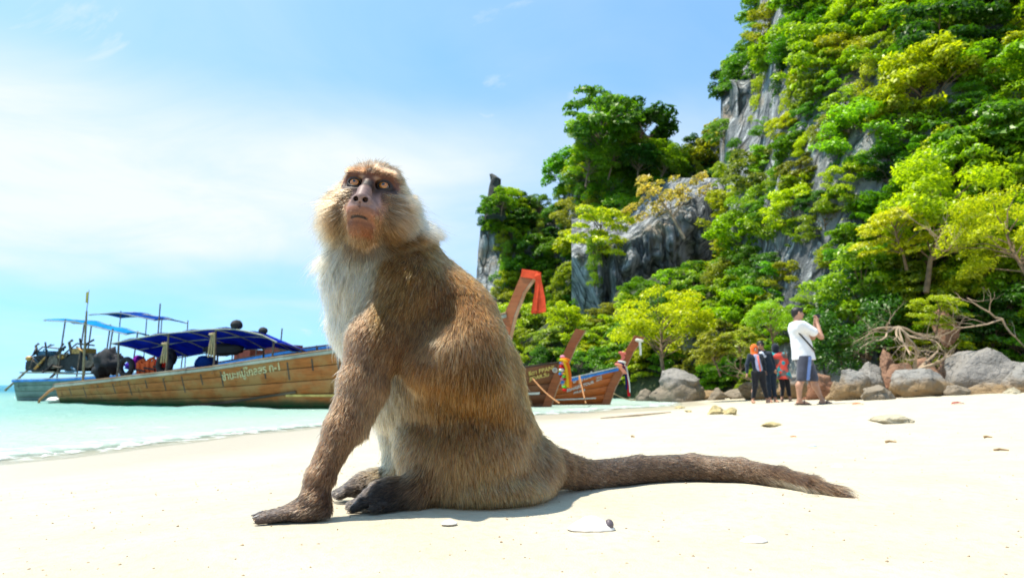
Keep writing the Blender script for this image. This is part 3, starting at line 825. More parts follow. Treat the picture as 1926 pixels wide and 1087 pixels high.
hcv.attributes['position'].data.foreach_set('vector', (pts - ML).astype(np.float32).ravel())
rad_ = np.array([1.0, 0.95, 0.8, 0.55, 0.15])[None, :] * (0.00024 + 0.00009 * rng.random(n))[:, None] * (1 - 0.45 * bare)[:, None] * (1 - 0.25 * inh)[:, None]
hcv.attributes.new('radius', 'FLOAT', 'POINT').data.foreach_set('value', rad_.astype(np.float32).ravel())
vari = np.exp(0.42 * vnoise(P * 330, 91) * (1 - 0.6 * inh) + rng.normal(0, 0.33, n) + 0.16 * cl2[:, 1] + 0.10 * cl[:, 1])
gold = (rng.random(n) < 0.18) * (1 - inh * 0.6); dk = (rng.random(n) < 0.25)
base = col * vari[:, None]
pale = (rng.random(n) < 0.11) * (1 - 0.5 * inh)
base = base * (1 - 0.75 * pale[:, None]) + np.array((0.58, 0.41, 0.23)) * np.clip(col.mean(1) / 0.10, 0.25, 1.0)[:, None] * 0.75 * pale[:, None]
base = base * (1 + gold[:, None] * np.array([1.1, 0.85, 0.5])) * np.where(dk, 0.5, 1)[:, None]
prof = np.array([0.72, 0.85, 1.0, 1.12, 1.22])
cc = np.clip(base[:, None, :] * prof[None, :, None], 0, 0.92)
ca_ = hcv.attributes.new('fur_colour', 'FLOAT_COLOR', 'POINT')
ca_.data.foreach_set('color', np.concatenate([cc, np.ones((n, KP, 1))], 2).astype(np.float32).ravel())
t = NT('fur'); fc = t.attr('fur_colour')
hb_ = t.n('ShaderNodeBsdfHairPrincipled')
hb_.parametrization = 'COLOR'
t.l(fc, hb_.inputs['Color'])
hb_.inputs['Roughness'].default_value = 0.42; hb_.inputs['Radial Roughness'].default_value = 0.6
hb_.inputs['Random Roughness'].default_value = 0.2; hb_.inputs['IOR'].default_value = 1.18
t.l(hb_.outputs[0], t.out.inputs['Surface'])
hcv.materials.append(t.m)
fur = bpy.data.objects.new('fur', hcv); link(fur, body)
# ------------------------------------------------------------------ boats
def wood(name, col, worn, green=False, streak=1.0, rough=0.75):
    """weathered planks: grain along the hull, bleached patches, dark drips, algae near the water"""
    t = NT(name); c = t.coord('Object', (0.35, 1.0, 3.0)); c2 = t.coord('Object', (2.2, 2.2, 0.35)); c3 = t.coord('Object', (0.9, 1, 1.2))
    g = t.noise(c, 9, 7, 0.65, 0.2)
    patch = t.noise(c3, 1.3, 5, 0.6)
    base = t.mix(t.ramp(g, 0.3, 0.7), tuple(q * 0.75 for q in col), tuple(q * 1.2 for q in col))
    base = t.mix(t.math('MULTIPLY', t.ramp(patch, 0.42, 0.64), streak), base, worn)
    drip = t.noise(c2, 2.0, 5, 0.6)
    base = t.mix(t.math('MULTIPLY', t.ramp(drip, 0.60, 0.72), 0.75 * streak), base, tuple(q * 0.28 for q in col))
    if green:
        geo = t.n('ShaderNodeNewGeometry'); sp = t.n('ShaderNodeSeparateXYZ'); t.l(geo.outputs['Position'], sp.inputs[0])
        zz = t.math('ADD', sp.outputs['Z'], t.math('MULTIPLY', t.noise(t.coord('Object'), 2.5, 5), -0.20))
        base = t.mix(t.ramp(zz, 0.14, 0.0), base, (0.10, 0.095, 0.035))
        base = t.mix(t.ramp(zz, 0.0, -0.08), base, (0.015, 0.11, 0.03))
    return t.pbr(base, rough, t.bump(g, 0.5, 0.012), 0.3)
M_main = wood('weathered_hull', (0.44, 0.13, 0.032), (0.43, 0.205, 0.075), True)
M_maincap = wood('weathered_cap', (0.40, 0.22, 0.12), (0.46, 0.34, 0.24))
M_mainrail = wood('grey_rail', (0.24, 0.26, 0.21), (0.36, 0.37, 0.30))
M_red = wood('dark_red_hull', (0.14, 0.03, 0.018), (0.20, 0.05, 0.03), False, 0.5, 0.5)
M_teal = wood('grey_teal_hull', (0.14, 0.20, 0.19), (0.25, 0.31, 0.29), False, 0.8)
M_brown = wood('dark_brown_hull', (0.17, 0.055, 0.02), (0.24, 0.10, 0.045), False, 0.7, 0.45)
M_orange = wood('varnished_orange_hull', (0.42, 0.10, 0.02), (0.46, 0.14, 0.03), False, 0.5, 0.35)
M_inner = plain('hull_inside', (0.12, 0.06, 0.03), 0.8, 0.4, 3)
M_blue = plain('blue_paint', (0.02, 0.19, 0.55), 0.45, 0.25, 4)
M_white = plain('white_paint', (0.68, 0.66, 0.58), 0.5, 0.15, 5)
M_yellowp = plain('yellowed_paint', (0.62, 0.42, 0.12), 0.55, 0.3, 5)
M_post = wood('post_wood', (0.30, 0.085, 0.025), (0.34, 0.13, 0.05), False, 0.6, 0.5)
M_rope = plain('rope', (0.40, 0.30, 0.16), 0.9, 0.3, 40, 0.6, 0.004)
M_rope2 = plain('orange_rope', (0.42, 0.20, 0.08), 0.9, 0.3, 40, 0.6, 0.004)
M_steel = plain('rusty_steel', (0.13, 0.10, 0.075), 0.6, 0.5, 12, 0.2, 0.004, 0.3)
M_pole = plain('bamboo', (0.24, 0.19, 0.10), 0.7, 0.4, 8)
M_rubber = plain('rubber', (0.018, 0.018, 0.020), 0.75, 0.3, 12)
M_engine = plain('oily_engine', (0.012, 0.013, 0.013), 0.45, 0.6, 14, 0.4, 0.01, 0.2)
M_brass = plain('brassy', (0.42, 0.24, 0.07), 0.45, 0.4, 12, 0.2, 0.005, 0.3)
M_bluecab = plain('blue_engine_paint', (0.03, 0.10, 0.17), 0.5, 0.4, 10)
def cloth(name, col, tr=0.25):
    if name in _mc: return _mc[name]
    t = NT(name); c = t.coord('Object'); n = t.noise(c, 3.0, 5, 0.6)
    cc = t.mix(t.ramp(n, 0.3, 0.7), tuple(q * 0.75 for q in col), tuple(min(1, q * 1.15) for q in col))
    d = t.n('ShaderNodeBsdfDiffuse'); t.l(cc, d.inputs['Color']); b = t.bump(t.noise(c, 14, 5), 0.5, 0.02); t.l(b, d.inputs['Normal'])
    r = t.n('ShaderNodeBsdfTranslucent'); t.l(cc, r.inputs['Color'])
    m = t.n('ShaderNodeMixShader'); m.inputs[0].default_value = tr; t.l(d.outputs[0], m.inputs[1]); t.l(r.outputs[0], m.inputs[2]); t.l(m.outputs[0], t.out.inputs['Surface'])
    _mc[name] = t.m; return t.m
M_tarp = cloth('blue_tarpaulin', (0.012, 0.035, 0.40), 0.35)
M_tarp2 = cloth('bright_blue_tarpaulin', (0.02, 0.28, 0.62), 0.35)
M_tarp3 = cloth('navy_tarpaulin', (0.012, 0.06, 0.30), 0.3)
def ip(tab, x): return float(np.interp(x, [q[0] for q in tab], [q[1] for q in tab]))

class Boat:
    """a long wooden boat: local x from stern to bow, z = 0 on the water"""
    def __init__(s, name, loc, rz, L, B, sheer, mat, label, stem_top, chine=None, nst=5, group='long wooden boats moored in the shallows', rail=None, cap=None, capw=0.07, inner=M_inner, raked=0.55):
        s.root = empty(name, loc, rz); tag(s.root, label, 'boat', group)
        s.L, s.B, s.sheer, s.raked = L, B, sheer, raked
        s.chine = chine
        n = 44; us = np.linspace(0, 1, n)
        for side in (-1, 1):
            for q in range(nst):
                mb = MB(); r0 = []; r1 = []; r0o = []; r1o = []
                for u in us:
                    a = s.pt(u, q / nst + 0.006, side); b = s.pt(u, (q + 1) / nst - 0.006, side)
                    off = 0.035
                    ai = (a[0], a[1] - side * off, a[2]); bi = (b[0], b[1] - side * off, b[2])
                    r0.append(a); r1.append(b); r0o.append(ai); r1o.append(bi)
                rows = [r0, r1, r1o, r0o, r0] if side > 0 else [r1, r0, r0o, r1o, r1]
                mb.sheet(rows); mb.build('plank', mat, s.root, True)
        # inner skin closes the joints from behind and makes the inside of the hull
        mb = MB()
        for side in (-1, 1):
            rows = []
            for k in range(7):
                rows.append([(p[0], p[1] - side * 0.045, p[2]) for p in (s.pt(u, k / 6, side) for u in us)])
            mb.sheet(rows)
        fl = []
        for u in us:
            a = s.pt(u, 0.35, -1); b = s.pt(u, 0.35, 1); fl.append((a, b))
        mb.sheet([[(p[0], p[1] + 0.05, p[2]) for p, _ in fl], [(p[0], p[1] - 0.05, p[2]) for _, p in fl]])
        mb.build('hull_lining', inner, s.root, True)
        # transom
        pts = [s.pt(0, k / 5, -1) for k in range(6)] + [s.pt(0, k / 5, 1) for k in range(5, -1, -1)]
        mb = MB(); m = len(pts); mb.add([(p[0] + 0.01, p[1] * 0.97, p[2]) for p in pts] + [(p[0] + 0.06, p[1] * 0.97, p[2]) for p in pts], [tuple(range(m)), tuple(reversed(range(m, 2 * m)))] + [(i, m + i, m + (i + 1) % m, (i + 1) % m) for i in range(m)])
        mb.build('transom', mat, s.root)
        # gunwale cap and rubbing rail
        for side in (-1, 1):
            mb = MB()
            for k, u in enumerate(us[:-1]):
                pass
            A = [s.pt(u, 1.0, side) for u in us]
            i_ = [(p[0], p[1] - side * capw, p[2] + 0.012) for p in A]; o_ = [(p[0], p[1] + side * 0.035, p[2] + 0.012) for p in A]
            it = [(p[0], p[1], p[2] + 0.03) for p in i_]; ot = [(p[0], p[1], p[2] + 0.03) for p in o_]
            rows = [i_, it, ot, o_, i_]
            mb.sheet(rows if side < 0 else rows[::-1]); mb.build('gunwale', cap or mat, s.root)
            if rail:
                mb = MB(); a_ = [(p[0], p[1] + side * 0.006, p[2] - 0.004) for p in A]; b_ = [(p[0], p[1] + side * 0.05, p[2] - 0.004) for p in A]
                c_ = [(p[0], p[1] + side * 0.05, p[2] - 0.075) for p in A]; d_ = [(p[0], p[1] + side * 0.006, p[2] - 0.075) for p in A]
                rows = [a_, b_, c_, d_, a_]; mb.sheet(rows if side > 0 else rows[::-1]); mb.build('rubbing_rail', rail, s.root)
        s.stem(stem_top)
    def half(s, u):
        return s.B * 0.5 * (0.80 + 0.20 * min(1, u * 4)) * (1.0 if u < 0.45 else max(0.0, 1 - ((u - 0.45) / 0.55) ** 2.1))
    def pt(s, u, v, side):
        """u along the length, v from keel (0) to sheer (1)"""
        zt = ip(s.sheer, u * s.L); zk = -0.28 + 0.10 * max(0, u - 0.8) / 0.2
        z = zk + (zt - zk) * v
        b = s.half(u) * (0.30 + 0.70 * v ** 0.6 if v > 0 else 0.30)
        b = max(b, 0.03)
        x = u * s.L - s.raked * (1 - v) * max(0, (u - 0.72) / 0.28) * 1.0
        return (x, side * b, z)
    def stem(s, top):
        # the tall raked stem post
        x0 = s.L; zt = s.sheer[-1][1]
        prof = [(s.L - s.raked - 0.02, -0.30, 0.16), (s.L - s.raked * 0.5, zt * 0.5, 0.17), (s.L - 0.02, zt, 0.19), (s.L + (top[0]) * 0.5, zt + (top[1] - zt) * 0.55, 0.17), (s.L + top[0], top[1], top[2])]
        mb = MB(); L_ = [(x - w_ * 0.2, z) for x, z, w_ in prof]; R_ = [(x + w_, z - w_ * 0.25) for x, z, w_ in prof]; hw_ = 0.065
        rows = [[(x, -hw_, z) for x, z in L_], [(x, -hw_, z) for x, z in R_], [(x, hw_, z) for x, z in R_], [(x, hw_, z) for x, z in L_], [(x, -hw_, z) for x, z in L_]]
        mb.sheet(rows)
        n = len(prof); mb.f.append((n - 1, 2 * n - 1, 3 * n - 1, 4 * n - 1)); s.post_prof = prof
        mb.build('stem_post', M_post, s.root)
        rows = [[(x + 0.004, y, z) for x, z in R_] for y in (-hw_ * 0.9, hw_ * 0.9)] + [[(x + 0.028, y, z) for x, z in R_] for y in (hw_ * 0.9, -hw_ * 0.9)]
        MB().sheet(rows + [rows[0]]).build('stem_edge', M_maincap, s.root)
    def add(s, mb, name, mat, smooth=False): return mb.build(name, mat, s.root, smooth)
    def text(s, txt, x, v, size, mat, side=-1, tilt=0.0, sq=1.0, name='lettering'):
        cu = bpy.data.curves.new('t', 'FONT'); cu.body = txt; cu.size = size; cu.extrude = 0.002; cu.offset = size * 0.02; cu.resolution_u = 2
        o = bpy.data.objects.new('t', cu); COL.objects.link(o)
        dg = bpy.context.evaluated_depsgraph_get(); me = bpy.data.meshes.new_from_object(o.evaluated_get(dg))
        bpy.data.objects.remove(o)
        co = np.empty(len(me.vertices) * 3, dtype=np.float32); me.vertices.foreach_get('co', co); co = co.reshape(-1, 3)
        # lay the letters on the planking
        out = []
        for p in co:
            xx = x + p[0] * sq; u = min(0.999, max(0, xx / s.L))
            zt = ip(s.sheer, xx); z = zt * v + p[1] + tilt * (p[0])
            zk = -0.28; vv = min(0.999, max(0.0, (z - zk) / (zt - zk)))
            q = s.pt(u, vv, side)
            uu = u
            for _ in range(3):
                uu += (xx - q[0]) / s.L; uu = min(0.9999, max(0, uu)); q = s.pt(uu, vv, side)
            out.append((q[0], q[1] + side * (0.006 + p[2]), z))
        me.vertices.foreach_set('co', np.array(out, dtype=np.float32).ravel()); me.update()
        me.materials.clear(); me.materials.append(mat)
        return link(bpy.data.objects.new(name, me), s.root)
    def canopy(s, x0, x1, zc, w, mat, posts, arch=0.2, sag=0.03, pm=M_steel, nx=26, name='canopy', tilt=0.0):
        mb = MB(); rows = []
        for k in range(9):
            y = -w + 2 * w * k / 8; row = []
            for i in range(nx):
                x = x0 + (x1 - x0) * i / (nx - 1)
                z = ip(zc, x) + arch * (1 - (y / w) ** 2) - tilt * (y + w) / (2 * w) - sag * abs(math.sin(x * 2.6)) * (0.6 + 0.4 * math.cos(3 * y)) + 0.02 * math.sin(5 * x + 4 * y)
                row.append((x, y, z))
            rows.append(row)
        mb.sheet(rows, 0.012); c_ = s.add(mb, name, mat, True)
        for x in np.linspace(x0 + 0.05, x1 - 0.05, max(3, int((x1 - x0) / 0.9))):
            MB().tube([(x, -w + 2 * w * k / 8, ip(zc, x) + arch * (1 - ((-1 + k / 4)) ** 2) - tilt * k / 8 - 0.045) for k in range(9)], 0.018, 6).build('batten', M_mainrail, c_)
        for y in (-w, 0, w):
            MB().tube([(x, y, ip(zc, x) + arch * (1 - (y / w) ** 2) - tilt * (y + w) / (2 * w) - 0.03) for x in np.linspace(x0, x1, 14)], 0.018, 6).build('batten', M_mainrail, c_)
        for x in posts:
            for side in (-1, 1):
                zb = ip(s.sheer, x); yb = side * (s.half(x / s.L) - 0.06)
                s.add(MB().tube([(x, yb, zb - 0.15), (x + 0.02, yb * 0.98, zb + 0.4), (x, side * w * 0.98, ip(zc, x) - 0.02 - (tilt if side > 0 else 0))], 0.026, 7), 'canopy_post', pm)
        return c_

def heading(p, q): return math.atan2(q[1] - p[1], q[0] - p[0])
def wl(px, D): return np.array([(px - 963) / FPX * D * (1 / math.cos(PITCH)) * 0.99, D])   # near enough on the water plane
def on_sea(px, py):
    d = ray(px, py); t_ = -CAMZ / d[2]; return np.array([d[0] * t_, d[1] * t_])
# --- the big weathered boat
S0 = at(100, 724, 20.6)[:2]; S1 = at(925, 600, 13.9)[:2]
Lm = float(np.linalg.norm(S1 - S0)); a0 = heading(S0, S1)
Bm = 1.75; nrm = np.array([-math.sin(a0), math.cos(a0)])
org = S0 + nrm * (Bm * 0.42)
def sheer_from(pts, o, a):
    """sheer table from photo pixels of the near gunwale"""
    d = np.array([math.cos(a), math.sin(a)]); out = []
    for px, py in pts:
        r_ = ray(px, py)
        # near gunwale line runs parallel to the keel, half a beam closer
        n_ = np.array([-math.sin(a), math.cos(a)]); b0 = o - n_ * 0.75
        A = np.array([[r_[0], -d[0]], [r_[1], -d[1]]]); tt, xx = np.linalg.solve(A, b0)
        out.append((float(xx), float(CAMZ + r_[2] * tt)))
    return out
sh = sheer_from([(100, 724), (200, 714), (300, 703), (400, 692), (500, 677), (632, 657)], org, a0)
sh = [(0, sh[0][1])] + sh[1:] + [(Lm * 0.86, sh[-1][1] + 0.33), (Lm, 2.05)]
main = Boat('longtail_boat', (org[0], org[1], 0), a0, Lm, Bm, sh, M_main, 'big weathered wooden longtail boat with flaking planks and blue canopy, behind the monkey', (0.42, 2.93, 0.27), rail=M_mainrail, cap=M_maincap, capw=0.14)
def bx(b, px, py):                       # local x on a boat's near side under a photo pixel
    r_ = ray(px, py); d = np.array([math.cos(b.root.rotation_euler.z), math.sin(b.root.rotation_euler.z)]); o = np.array(b.root.location[:2])
    n_ = np.array([-d[1], d[0]]); A = np.array([[r_[0], -d[0]], [r_[1], -d[1]]]); tt, xx = np.linalg.solve(A, o - n_ * 0.75)
    return float(xx), float(CAMZ + r_[2] * tt)
# chine batten rising towards the bow, yellow strake, plank end frames
cxa, cza = bx(main, 310, 764); cxb, czb = bx(main, 548, 735)
def lay(b, pts, w_, mat, name, side=-1, off=0.012, th=0.02):
    mb = MB(); up = []; dn = []; uo = []; do_ = []
    for x, z in pts:
        zt = ip(b.sheer, x); v = min(0.99, max(0.01, (z + 0.28) / (zt + 0.28))); q = b.pt(x / b.L, v, side)
        v2 = min(0.99, max(0.01, (z - w_ + 0.28) / (zt + 0.28))); q2 = b.pt(x / b.L, v2, side)
        up.append((q[0], q[1] + side * (off - 0.02), q[2])); dn.append((q2[0], q2[1] + side * (off - 0.02), q2[2]))
        uo.append((q[0], q[1] + side * (off + th), q[2])); do_.append((q2[0], q2[1] + side * (off + th), q2[2]))
    rows = [up, uo, do_, dn, up]; mb.sheet(rows); return mb.build(name, mat, b.root)
M_darkw = wood('dark_batten', (0.07, 0.045, 0.03), (0.14, 0.09, 0.06))
lay(main, [(cxa + (cxb - cxa) * k / 12, cza + (czb - cza) * (k / 12) ** 1.3) for k in range(13)], 0.055, M_darkw, 'chine_batten', th=0.03)
xa, za = bx(main, 528, 742); xb, zb_ = bx(main, 660, 742)
lay(main, [(xa + (xb - xa) * k / 6, za + (zb_ - za) * k / 6) for k in range(7)], 0.05, M_yellowp, 'yellow_strake', th=0.02)
# rib ends showing as worn vertical marks on the planking
for k in range(17):
    x = 0.7 + k * 0.72; z1 = ip(sh, x) - 0.13
    lay(main, [(x, z1), (x + 0.05, z1)], 0.22 + 0.25 * ((k * 37) % 5) / 5, M_darkw, 'rib_stain_batten', off=-0.003, th=0.006)
tx, tz = bx(main, 420, 716)
main.text('ชำนะหมู่ไกลสร ท-1', tx, (tz) / ip(sh, tx), 0.265, M_yellowp_l if 'M_yellowp_l' in globals() else plain('faded_lettering', (0.58, 0.47, 0.25), 0.6, 0.25, 12), tilt=0.072, sq=1.0)
zcn = [bx(main, 215, 643), bx(main, 300, 626), bx(main, 400, 616), bx(main, 440, 615), bx(main, 490, 623), bx(main, 525, 640)]
zcn = [(x, z - 0.02) for x, z in zcn]
main.canopy(zcn[0][0], zcn[-1][0], zcn, 0.82, M_tarp, [bx(main, 222, 700)[0], bx(main, 316, 690)[0], bx(main, 405, 690)[0], bx(main, 512, 676)[0]], 0.07, tilt=0.42)
for px, a_, b_ in ((316, 640, 700), (405, 622, 690)):
    x, z1 = bx(main, px, a_); x2, z2 = bx(main, px, b_)
    for k in range(3):
        main.add(MB().tube([(x + 0.04 * k, -0.84, z1 - 0.05), (x + 0.09 * k - 0.05, -0.86, (z1 + z2) / 2), (x - 0.12 + 0.1 * k, -0.82, z2 + 0.25)], 0.022, 6), 'rope', M_rope)
    main.add(MB().torus((x, -0.83, z1 - 0.10), 0.06, 0.035, (0, 0, 1), 12, 6), 'rope', M_rope)
# long pole standing at the stern
px_, pz_ = bx(main, 153, 712); qx, qz = bx(main, 161, 585)
main.add(MB().tube([(px_, -0.7, pz_ - 0.1), (qx, -0.72, qz)], [0.035, 0.026], 8), 'mooring_pole', M_pole)
fx_, fz_0 = bx(main, 165, 545)
main.add(MB().tube([(qx, -0.72, qz), (fx_ + 0.02, -0.72, fz_0)], [0.012, 0.008], 6), 'flag_staff', M_pole)
fx2, fz2 = bx(main, 164, 548); fx3, fz3 = bx(main, 164, 568)
main.add(MB().sheet([[(fx2 - 0.10, -0.72, fz2 - 0.02), (fx2, -0.70, fz2), (fx2 + 0.06, -0.74, fz2 + 0.02)], [(fx3 - 0.12, -0.73, fz3), (fx3 - 0.02, -0.70, fz3 - 0.03), (fx3 + 0.03, -0.75, fz3)]], 0.006), 'pennant', cloth('yellow_cloth', (0.62, 0.55, 0.18), 0.4))
# tyres hung inside the rail, life jackets, bags
for px, py in ((228, 690), (300, 686)):
    x, z = bx(main, px, py); o = MB().torus((0, 0, 0), 0.22, 0.075, (0, 1, 0), 22, 10).build('tyre', M_rubber, None, True)
    d_ = Vector((x, -0.60, z)); d_.rotate(Euler((0, 0, a0))); o.location = Vector(main.root.location) + d_; o.rotation_euler = (0, 0, a0 + 0.1)
    tag(o, 'black rubber tyre hanging inside the rail at the boat stern, beside the %s jackets' % ('orange' if px < 250 else 'red'), 'tyre', 'tyres on the weathered boat')
M_or = cloth('orange_jacket', (0.75, 0.14, 0.05), 0.2); M_rd = cloth('red_jacket', (0.60, 0.03, 0.02), 0.2); M_blk = plain('black_fabric', (0.015, 0.015, 0.018), 0.8, 0.3, 10)
def jacket(px, py, mat, lab, w_=0.22, hh=0.20):
    x, z = bx(main, px, py); o = empty('life_jacket'); d_ = Vector((x, -0.45, z)); d_.rotate(Euler((0, 0, a0))); o.location = Vector(main.root.location) + d_; o.rotation_euler = (0.15, 0.12, a0)
    for s_ in (-1, 1):
        bm = bmesh.new(); bmesh.ops.create_cube(bm, size=1.0); bmesh.ops.scale(bm, vec=(w_, 0.12, hh * 2), verts=bm.verts); bmesh.ops.translate(bm, vec=(s_ * w_ * 0.52, 0, hh), verts=bm.verts)
        bmesh.ops.bevel(bm, geom=bm.edges[:], offset=0.045, segments=3, affect='EDGES')
        me = bpy.data.meshes.new('panel'); bm.to_mesh(me); bm.free(); me.materials.append(mat); link(bpy.data.objects.new('front_panel', me), o)
    MB().box((0, -0.075, hh * 0.8), (w_ * 1.05, 0.012, 0.022)).build('strap', M_blk, o)
    MB().tube([(-w_ * 0.45, 0, hh * 1.95), (0, 0.06, hh * 2.2), (w_ * 0.45, 0, hh * 1.95)], 0.045, 8).build('collar', mat, o, True)
    tag(o, lab, 'life jacket', 'life jackets under the canopy'); return o
jacket(248, 706, M_or, 'bright orange life jacket propped beside the tyre')
jacket(266, 703, M_or, 'orange life jacket leaning in the middle of the row, under the canopy')
jacket(284, 701, M_rd, 'red life jacket with black strap beside the orange ones')
# rudder tail and ropes over the stern
main.add(MB().tube([(-0.05, -0.5, 0.55), (-0.5, -0.55, 0.36), (-0.85, -0.6, 0.10), (-1.0, -0.6, -0.15)], [0.035, 0.04, 0.035, 0.03], 7), 'mooring_rope', M_rope2)
# sash on the stem post
top = main.post_prof[-1]
M_sash = cloth('coral_sash', (0.85, 0.115, 0.05), 0.25)
def sash(b, x, z, strips, ln_, lab, mats, wrap=(0.12, 0.10), nm='sash', spread=0.30, mbx=0.10):
    o = empty(nm); d_ = Vector((x, 0, z)); d_.rotate(Euler((0, 0, b.root.rotation_euler.z))); o.location = Vector(b.root.location) + d_; o.rotation_euler = b.root.rotation_euler
    if nm == 'cloth_sash':
        MB().box((0.0, 0, 0.0), (0.19, 0.085, 0.085), Euler((0, 0.21, 0)).to_matrix()).build('wrap', mats[0], o); MB().ball((0.19, -0.05, -0.06), 0.07, 12, 8).build('knot', mats[0], o, True)
    else: MB().torus((0, 0, 0), wrap[0], 0.035, (0.25, 0, 1), 16, 7).build('knot', mats[0], o, True)
    r_ = random.Random(len(lab))
    for k in range(strips):
        f = (k / max(1, strips - 1) - 0.5); mb = MB(); rows = []
        for e in (-1, 0, 1):
            row = []
            for i in range(9):
                u = i / 8; wv = 0.028 + 0.028 * u
                row.append((mbx + f * spread * (0.35 + 0.65 * u) + e * wv + 0.02 * math.sin(4 * u + k), -wrap[1] - 0.02 * abs(e) * math.cos(k) - 0.02 * (k % 2), -0.02 - u * ln_ * (0.93 + 0.1 * r_.random())))
            rows.append(row)
        mb.sheet(rows, 0.0); mb2 = MB(); n = len(mb.v); mb2.v = mb.v + [(p[0], p[1] + 0.012, p[2]) for p in mb.v]; mb2.f = [tuple(reversed(f_)) for f_ in mb.f] + [tuple(i + n for i in f_) for f_ in mb.f]
        mb2.build('ribbon', mats[(k + 1) % len(mats)], o, True)
    tag(o, lab, 'sash', 'cloth sashes tied to boat prows'); return o
sx, sz = main.L + main.post_prof[-1][0] - main.L + 0.12, top[1] - 0.06
so = sash(main, sx, sz, 6, 0.82, 'long coral red cloth sash hanging from the prow beside the monkey\'s back', [M_sash], (0.20, 0.06), 'cloth_sash', 0.22, 0.21)

# --- the dark red boat with a blue rail behind it
P0 = at(255, 706, 23.5)[:2]; P1 = at(900, 600, 17.0)[:2]; L2 = float(np.linalg.norm(P1 - P0)); a2 = heading(P0, P1)
n2 = np.array([-math.sin(a2), math.cos(a2)]); o2 = P0 + n2 * 0.7
sh2 = sheer_from([(255, 704), (345, 694), (450, 676), (540, 660), (632, 648)], o2, a2); sh2 = [(0, sh2[0][1])] + sh2[1:] + [(L2 * 0.88, sh2[-1][1] + 0.25), (L2, 1.75)]
red = Boat('longtail_boat', (o2[0], o2[1], 0), a2, L2, 1.5, sh2, M_red, 'dark red wooden boat with a bright blue rail, moored behind the weathered boat', (0.35, 2.2, 0.24), rail=M_blue, cap=M_inner, capw=0.06)
zc2 = [bx(red, 160, 590), bx(red, 215, 586), bx(red, 285, 600)]
zc2 = [(x + 0.0, z) for x, z in zc2]
# its own small flat canopy stands over the stern on thin poles
red.canopy(zc2[0][0], zc2[-1][0], zc2, 0.62, M_tarp3, [], 0.08, 0.05, nx=16)
for px, py in ((205, 700), (285, 690)):
    x, z = bx(red, px, py)
    for sd2 in (-1, 1): red.add(MB().tube([(x, sd2 * 0.5, 0.35), (x, sd2 * 0.5, ip(zc2, x) + 0.05)], 0.018, 6), 'canopy_post', M_steel)
x, z = bx(red, 289, 600); red.add(MB().tube([(x, -0.55, z - 0.9), (x, -0.55, z + 0.55)], 0.022, 6), 'flag_staff', M_steel)
M_seat = plain('red_brown_board', (0.22, 0.05, 0.025), 0.6, 0.3, 6)
for px0, px1, py in ((425, 455, 664), (483, 513, 654)):
    x, z = bx(red, px0, py); x1_, _ = bx(red, px1, py)
    red.add(MB().box(((x + x1_) / 2, 0, z - 0.05), ((x1_ - x) / 2, 0.45, 0.16)), 'seat_back', M_seat)
for px in (330, 375, 425, 470, 515):
    x, z = bx(red, px, 690); zt = ip(sh2, x)
    red.add(MB().tube([(x, -0.55, zt - 0.05), (x, -0.5, zt + 0.75)], 0.02, 6), 'rail_post', M_steel)
for tx_, px_t in (('ค', 488), ('2', 500)): red.text(tx_, *(lambda q: (q[0], q[1] / ip(sh2, q[0])))(bx(red, px_t, 676)), 0.22, plain('gold_lettering', (0.60, 0.30, 0.03), 0.5, 0.2, 8), tilt=0.05)

# --- grey-teal boat at the far left, stern with engine towards us
P0 = at(20, 716, 24.0)[:2]; P1 = at(620, 660, 21.0)[:2]; L3 = float(np.linalg.norm(P1 - P0)); a3 = heading(P0, P1)
n3 = np.array([-math.sin(a3), math.cos(a3)]); o3 = P0 + n3 * 0.7
sh3 = sheer_from([(20, 714), (120, 712), (240, 704), (330, 696)], o3, a3); sh3 = [(0, sh3[0][1])] + sh3[1:] + [(L3, 1.75)]
teal = Boat('longtail_boat', (o3[0], o3[1], 0), a3, L3, 1.55, sh3, M_teal, 'grey teal wooden boat with blue rail and two engines at its stern', (0.3, 2.2, 0.22), rail=M_blue, cap=M_white, capw=0.08)
zc3 = [bx(teal, 75, 600), bx(teal, 135, 603), bx(teal, 232, 627)]
teal.canopy(zc3[0][0], zc3[-1][0], zc3, 0.6, M_tarp2, [], 0.10, 0.04, nx=18)
for px in (100, 137, 192):
    x, z = bx(teal, px, 700)
    for sd2 in (-1, 1): teal.add(MB().tube([(x - 0.05, sd2 * 0.55, ip(sh3, x) - 0.1), (x + 0.10, sd2 * 0.55, ip(zc3, x + 0.1) + 0.05)], 0.024, 6), 'canopy_post', M_steel)
